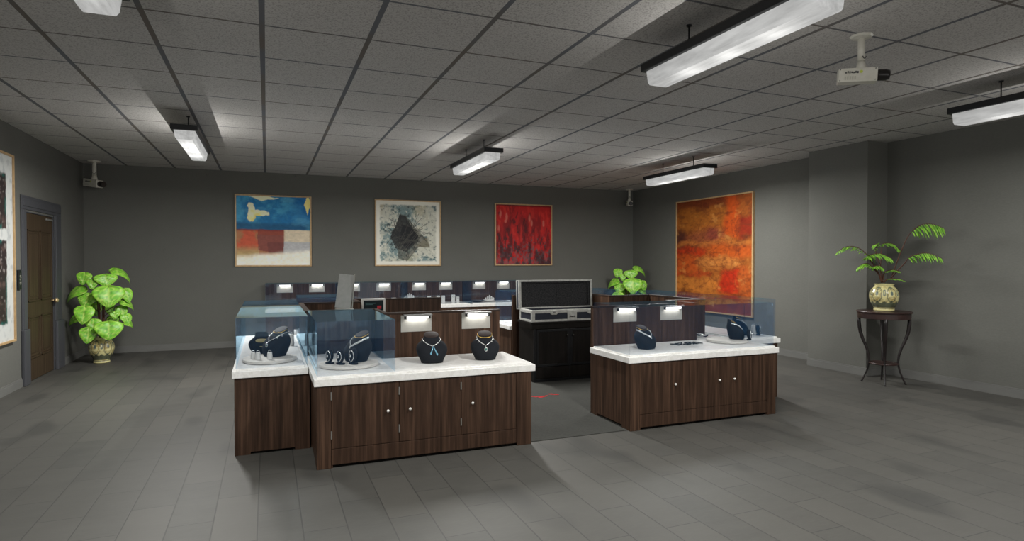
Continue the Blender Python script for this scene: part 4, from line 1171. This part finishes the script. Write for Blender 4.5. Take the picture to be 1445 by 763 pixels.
def art_orange(u, v):
    w1 = u+.13*(fbm(u, v, 6, 8, 41, 6)-.5); w2 = v+.10*(fbm(u, v, 6, 8, 42, 6)-.5); n = fbm(u, v, 10, 14, 43, 5)
    S = u.shape+(3,)
    col = np.broadcast_to(c3(174, 98, 38), S)
    col = lerp(col, c3(120, 62, 30), sm(n, .5, .7)*.6)
    def blob(col, c, x0, x1, y0, y1, a=.9, e=.05):
        m = sm(w1, x0-e, x0+e)*sm(w1, x1+e, x1-e)*sm(w2, y0-e*.6, y0+e*.6)*sm(w2, y1+e*.6, y1-e*.6); return lerp(col, c, m*a)
    col = blob(col, c3(178, 104, 38), 0, .68, .74, .92); col = blob(col, c3(120, 46, 26), -.2, 1.2, .935, 1.2, .75)
    col = blob(col, c3(150, 78, 50), 0, .70, .58, .70, .8); col = blob(col, c3(60, 30, 34), -.3, .14, .56, .74, .8); col = blob(col, c3(140, 62, 52), .42, .60, .60, .74, .7)
    col = blob(col, c3(214, 84, 24), .68, .84, .66, 1.2, .85); col = blob(col, c3(158, 34, 20), .84, 1.3, .66, .82, .85); col = blob(col, c3(192, 100, 36), .86, 1.3, .84, 1.2, .6)
    col = blob(col, c3(206, 120, 52), -.3, 1.3, .585, .63, .75, .03)
    col = blob(col, c3(196, 50, 18), -.3, .42, .49, .57, .85); col = blob(col, c3(212, 92, 30), .45, 1.3, .46, .58, .8); col = blob(col, c3(212, 86, 30), -.3, .35, .34, .50, .75)
    col = blob(col, c3(216, 134, 64), .30, .85, .38, .48, .7); col = blob(col, c3(190, 66, 28), -.3, .5, .30, .345, .7, .02); col = blob(col, c3(220, 132, 54), -.3, .60, .17, .29, .8)
    col = blob(col, c3(208, 44, 20), .60, .84, .16, .36, .9); col = blob(col, c3(206, 96, 38), .84, 1.3, .14, .40, .8); col = blob(col, c3(136, 50, 34), -.3, 1.3, -.2, .13, .8)
    col = lerp(col, c3(104, 40, 24), sm(n, .60, .75)*.45); col = lerp(col, c3(232, 160, 84), sm(n, .36, .22)*.4)
    f2 = fbm(u, v, 40, 60, 47, 3); col = col*(.72+.56*f2)[..., None]; col = lerp(col, c3(120, 58, 30), sm(fbm(u, v, 18, 50, 48), .55, .75)*.5)
    rnd = np.random.RandomState(9)
    col = lerp(col, c3(96, 44, 26), seg_lines(w1, w2, rnd, 26, .5, .42, .55, .004)*.4)
    return col
def art_tall(u, v):
    n = fbm(u, v, 30, 30, 51, 4); uu = u+.02*(n-.5); vv = v+.02*(fbm(u, v, 24, 24, 52)-.5)
    col = lerp(np.broadcast_to(c3(196, 198, 196), u.shape+(3,)), c3(160, 164, 166), sm(n, .5, .75)*.7)
    for (y0, y1) in ((.60, .90), (.09, .545)):
        d = np.minimum(np.minimum(uu-.10, .90-uu)*1.0, np.minimum(vv-y0, y1-vv))
        m = sm(d, -.004, .006); c = lerp(np.broadcast_to(c3(46, 38, 38), u.shape+(3,)), c3(88, 70, 66), sm(fbm(u, v, 20, 26, 53), .5, .7)*.8)
        c = lerp(c, c3(130, 122, 118), sm(fbm(u, v, 50, 50, 55, 2), .68, .8)*.8); c = lerp(c, c3(20, 92, 84), sm(d, .028, .012)*sm(fbm(u, v, 8, 8, 54), .42, .56)*.8)
        col = lerp(col, c, m)
    return col
painting('square painting with blue sky-like top and cream and maroon lower half', (.130, YB, 1.500), 0, 1.35, 1.345, art_blue, gain=1.25)
painting('square white painting with tangled black shapes in the middle of the back wall', (2.700, YB, 1.500), 0, 1.365, 1.35, art_white)
painting('square deep red painting, rightmost on the back wall', (5.275, YB, 1.505), 0, 1.375, 1.355, art_red, gain=.9)
painting('tall orange and ochre painting on the right wall', (XR, 9.56, .585), PI/2*-1, 2.21, 2.27, art_orange, 220, gain=.72)
painting('tall white artwork with two black blocks at the left edge', (XL, 8.18, .62), PI/2, 2.0, 2.27, art_tall, 200)
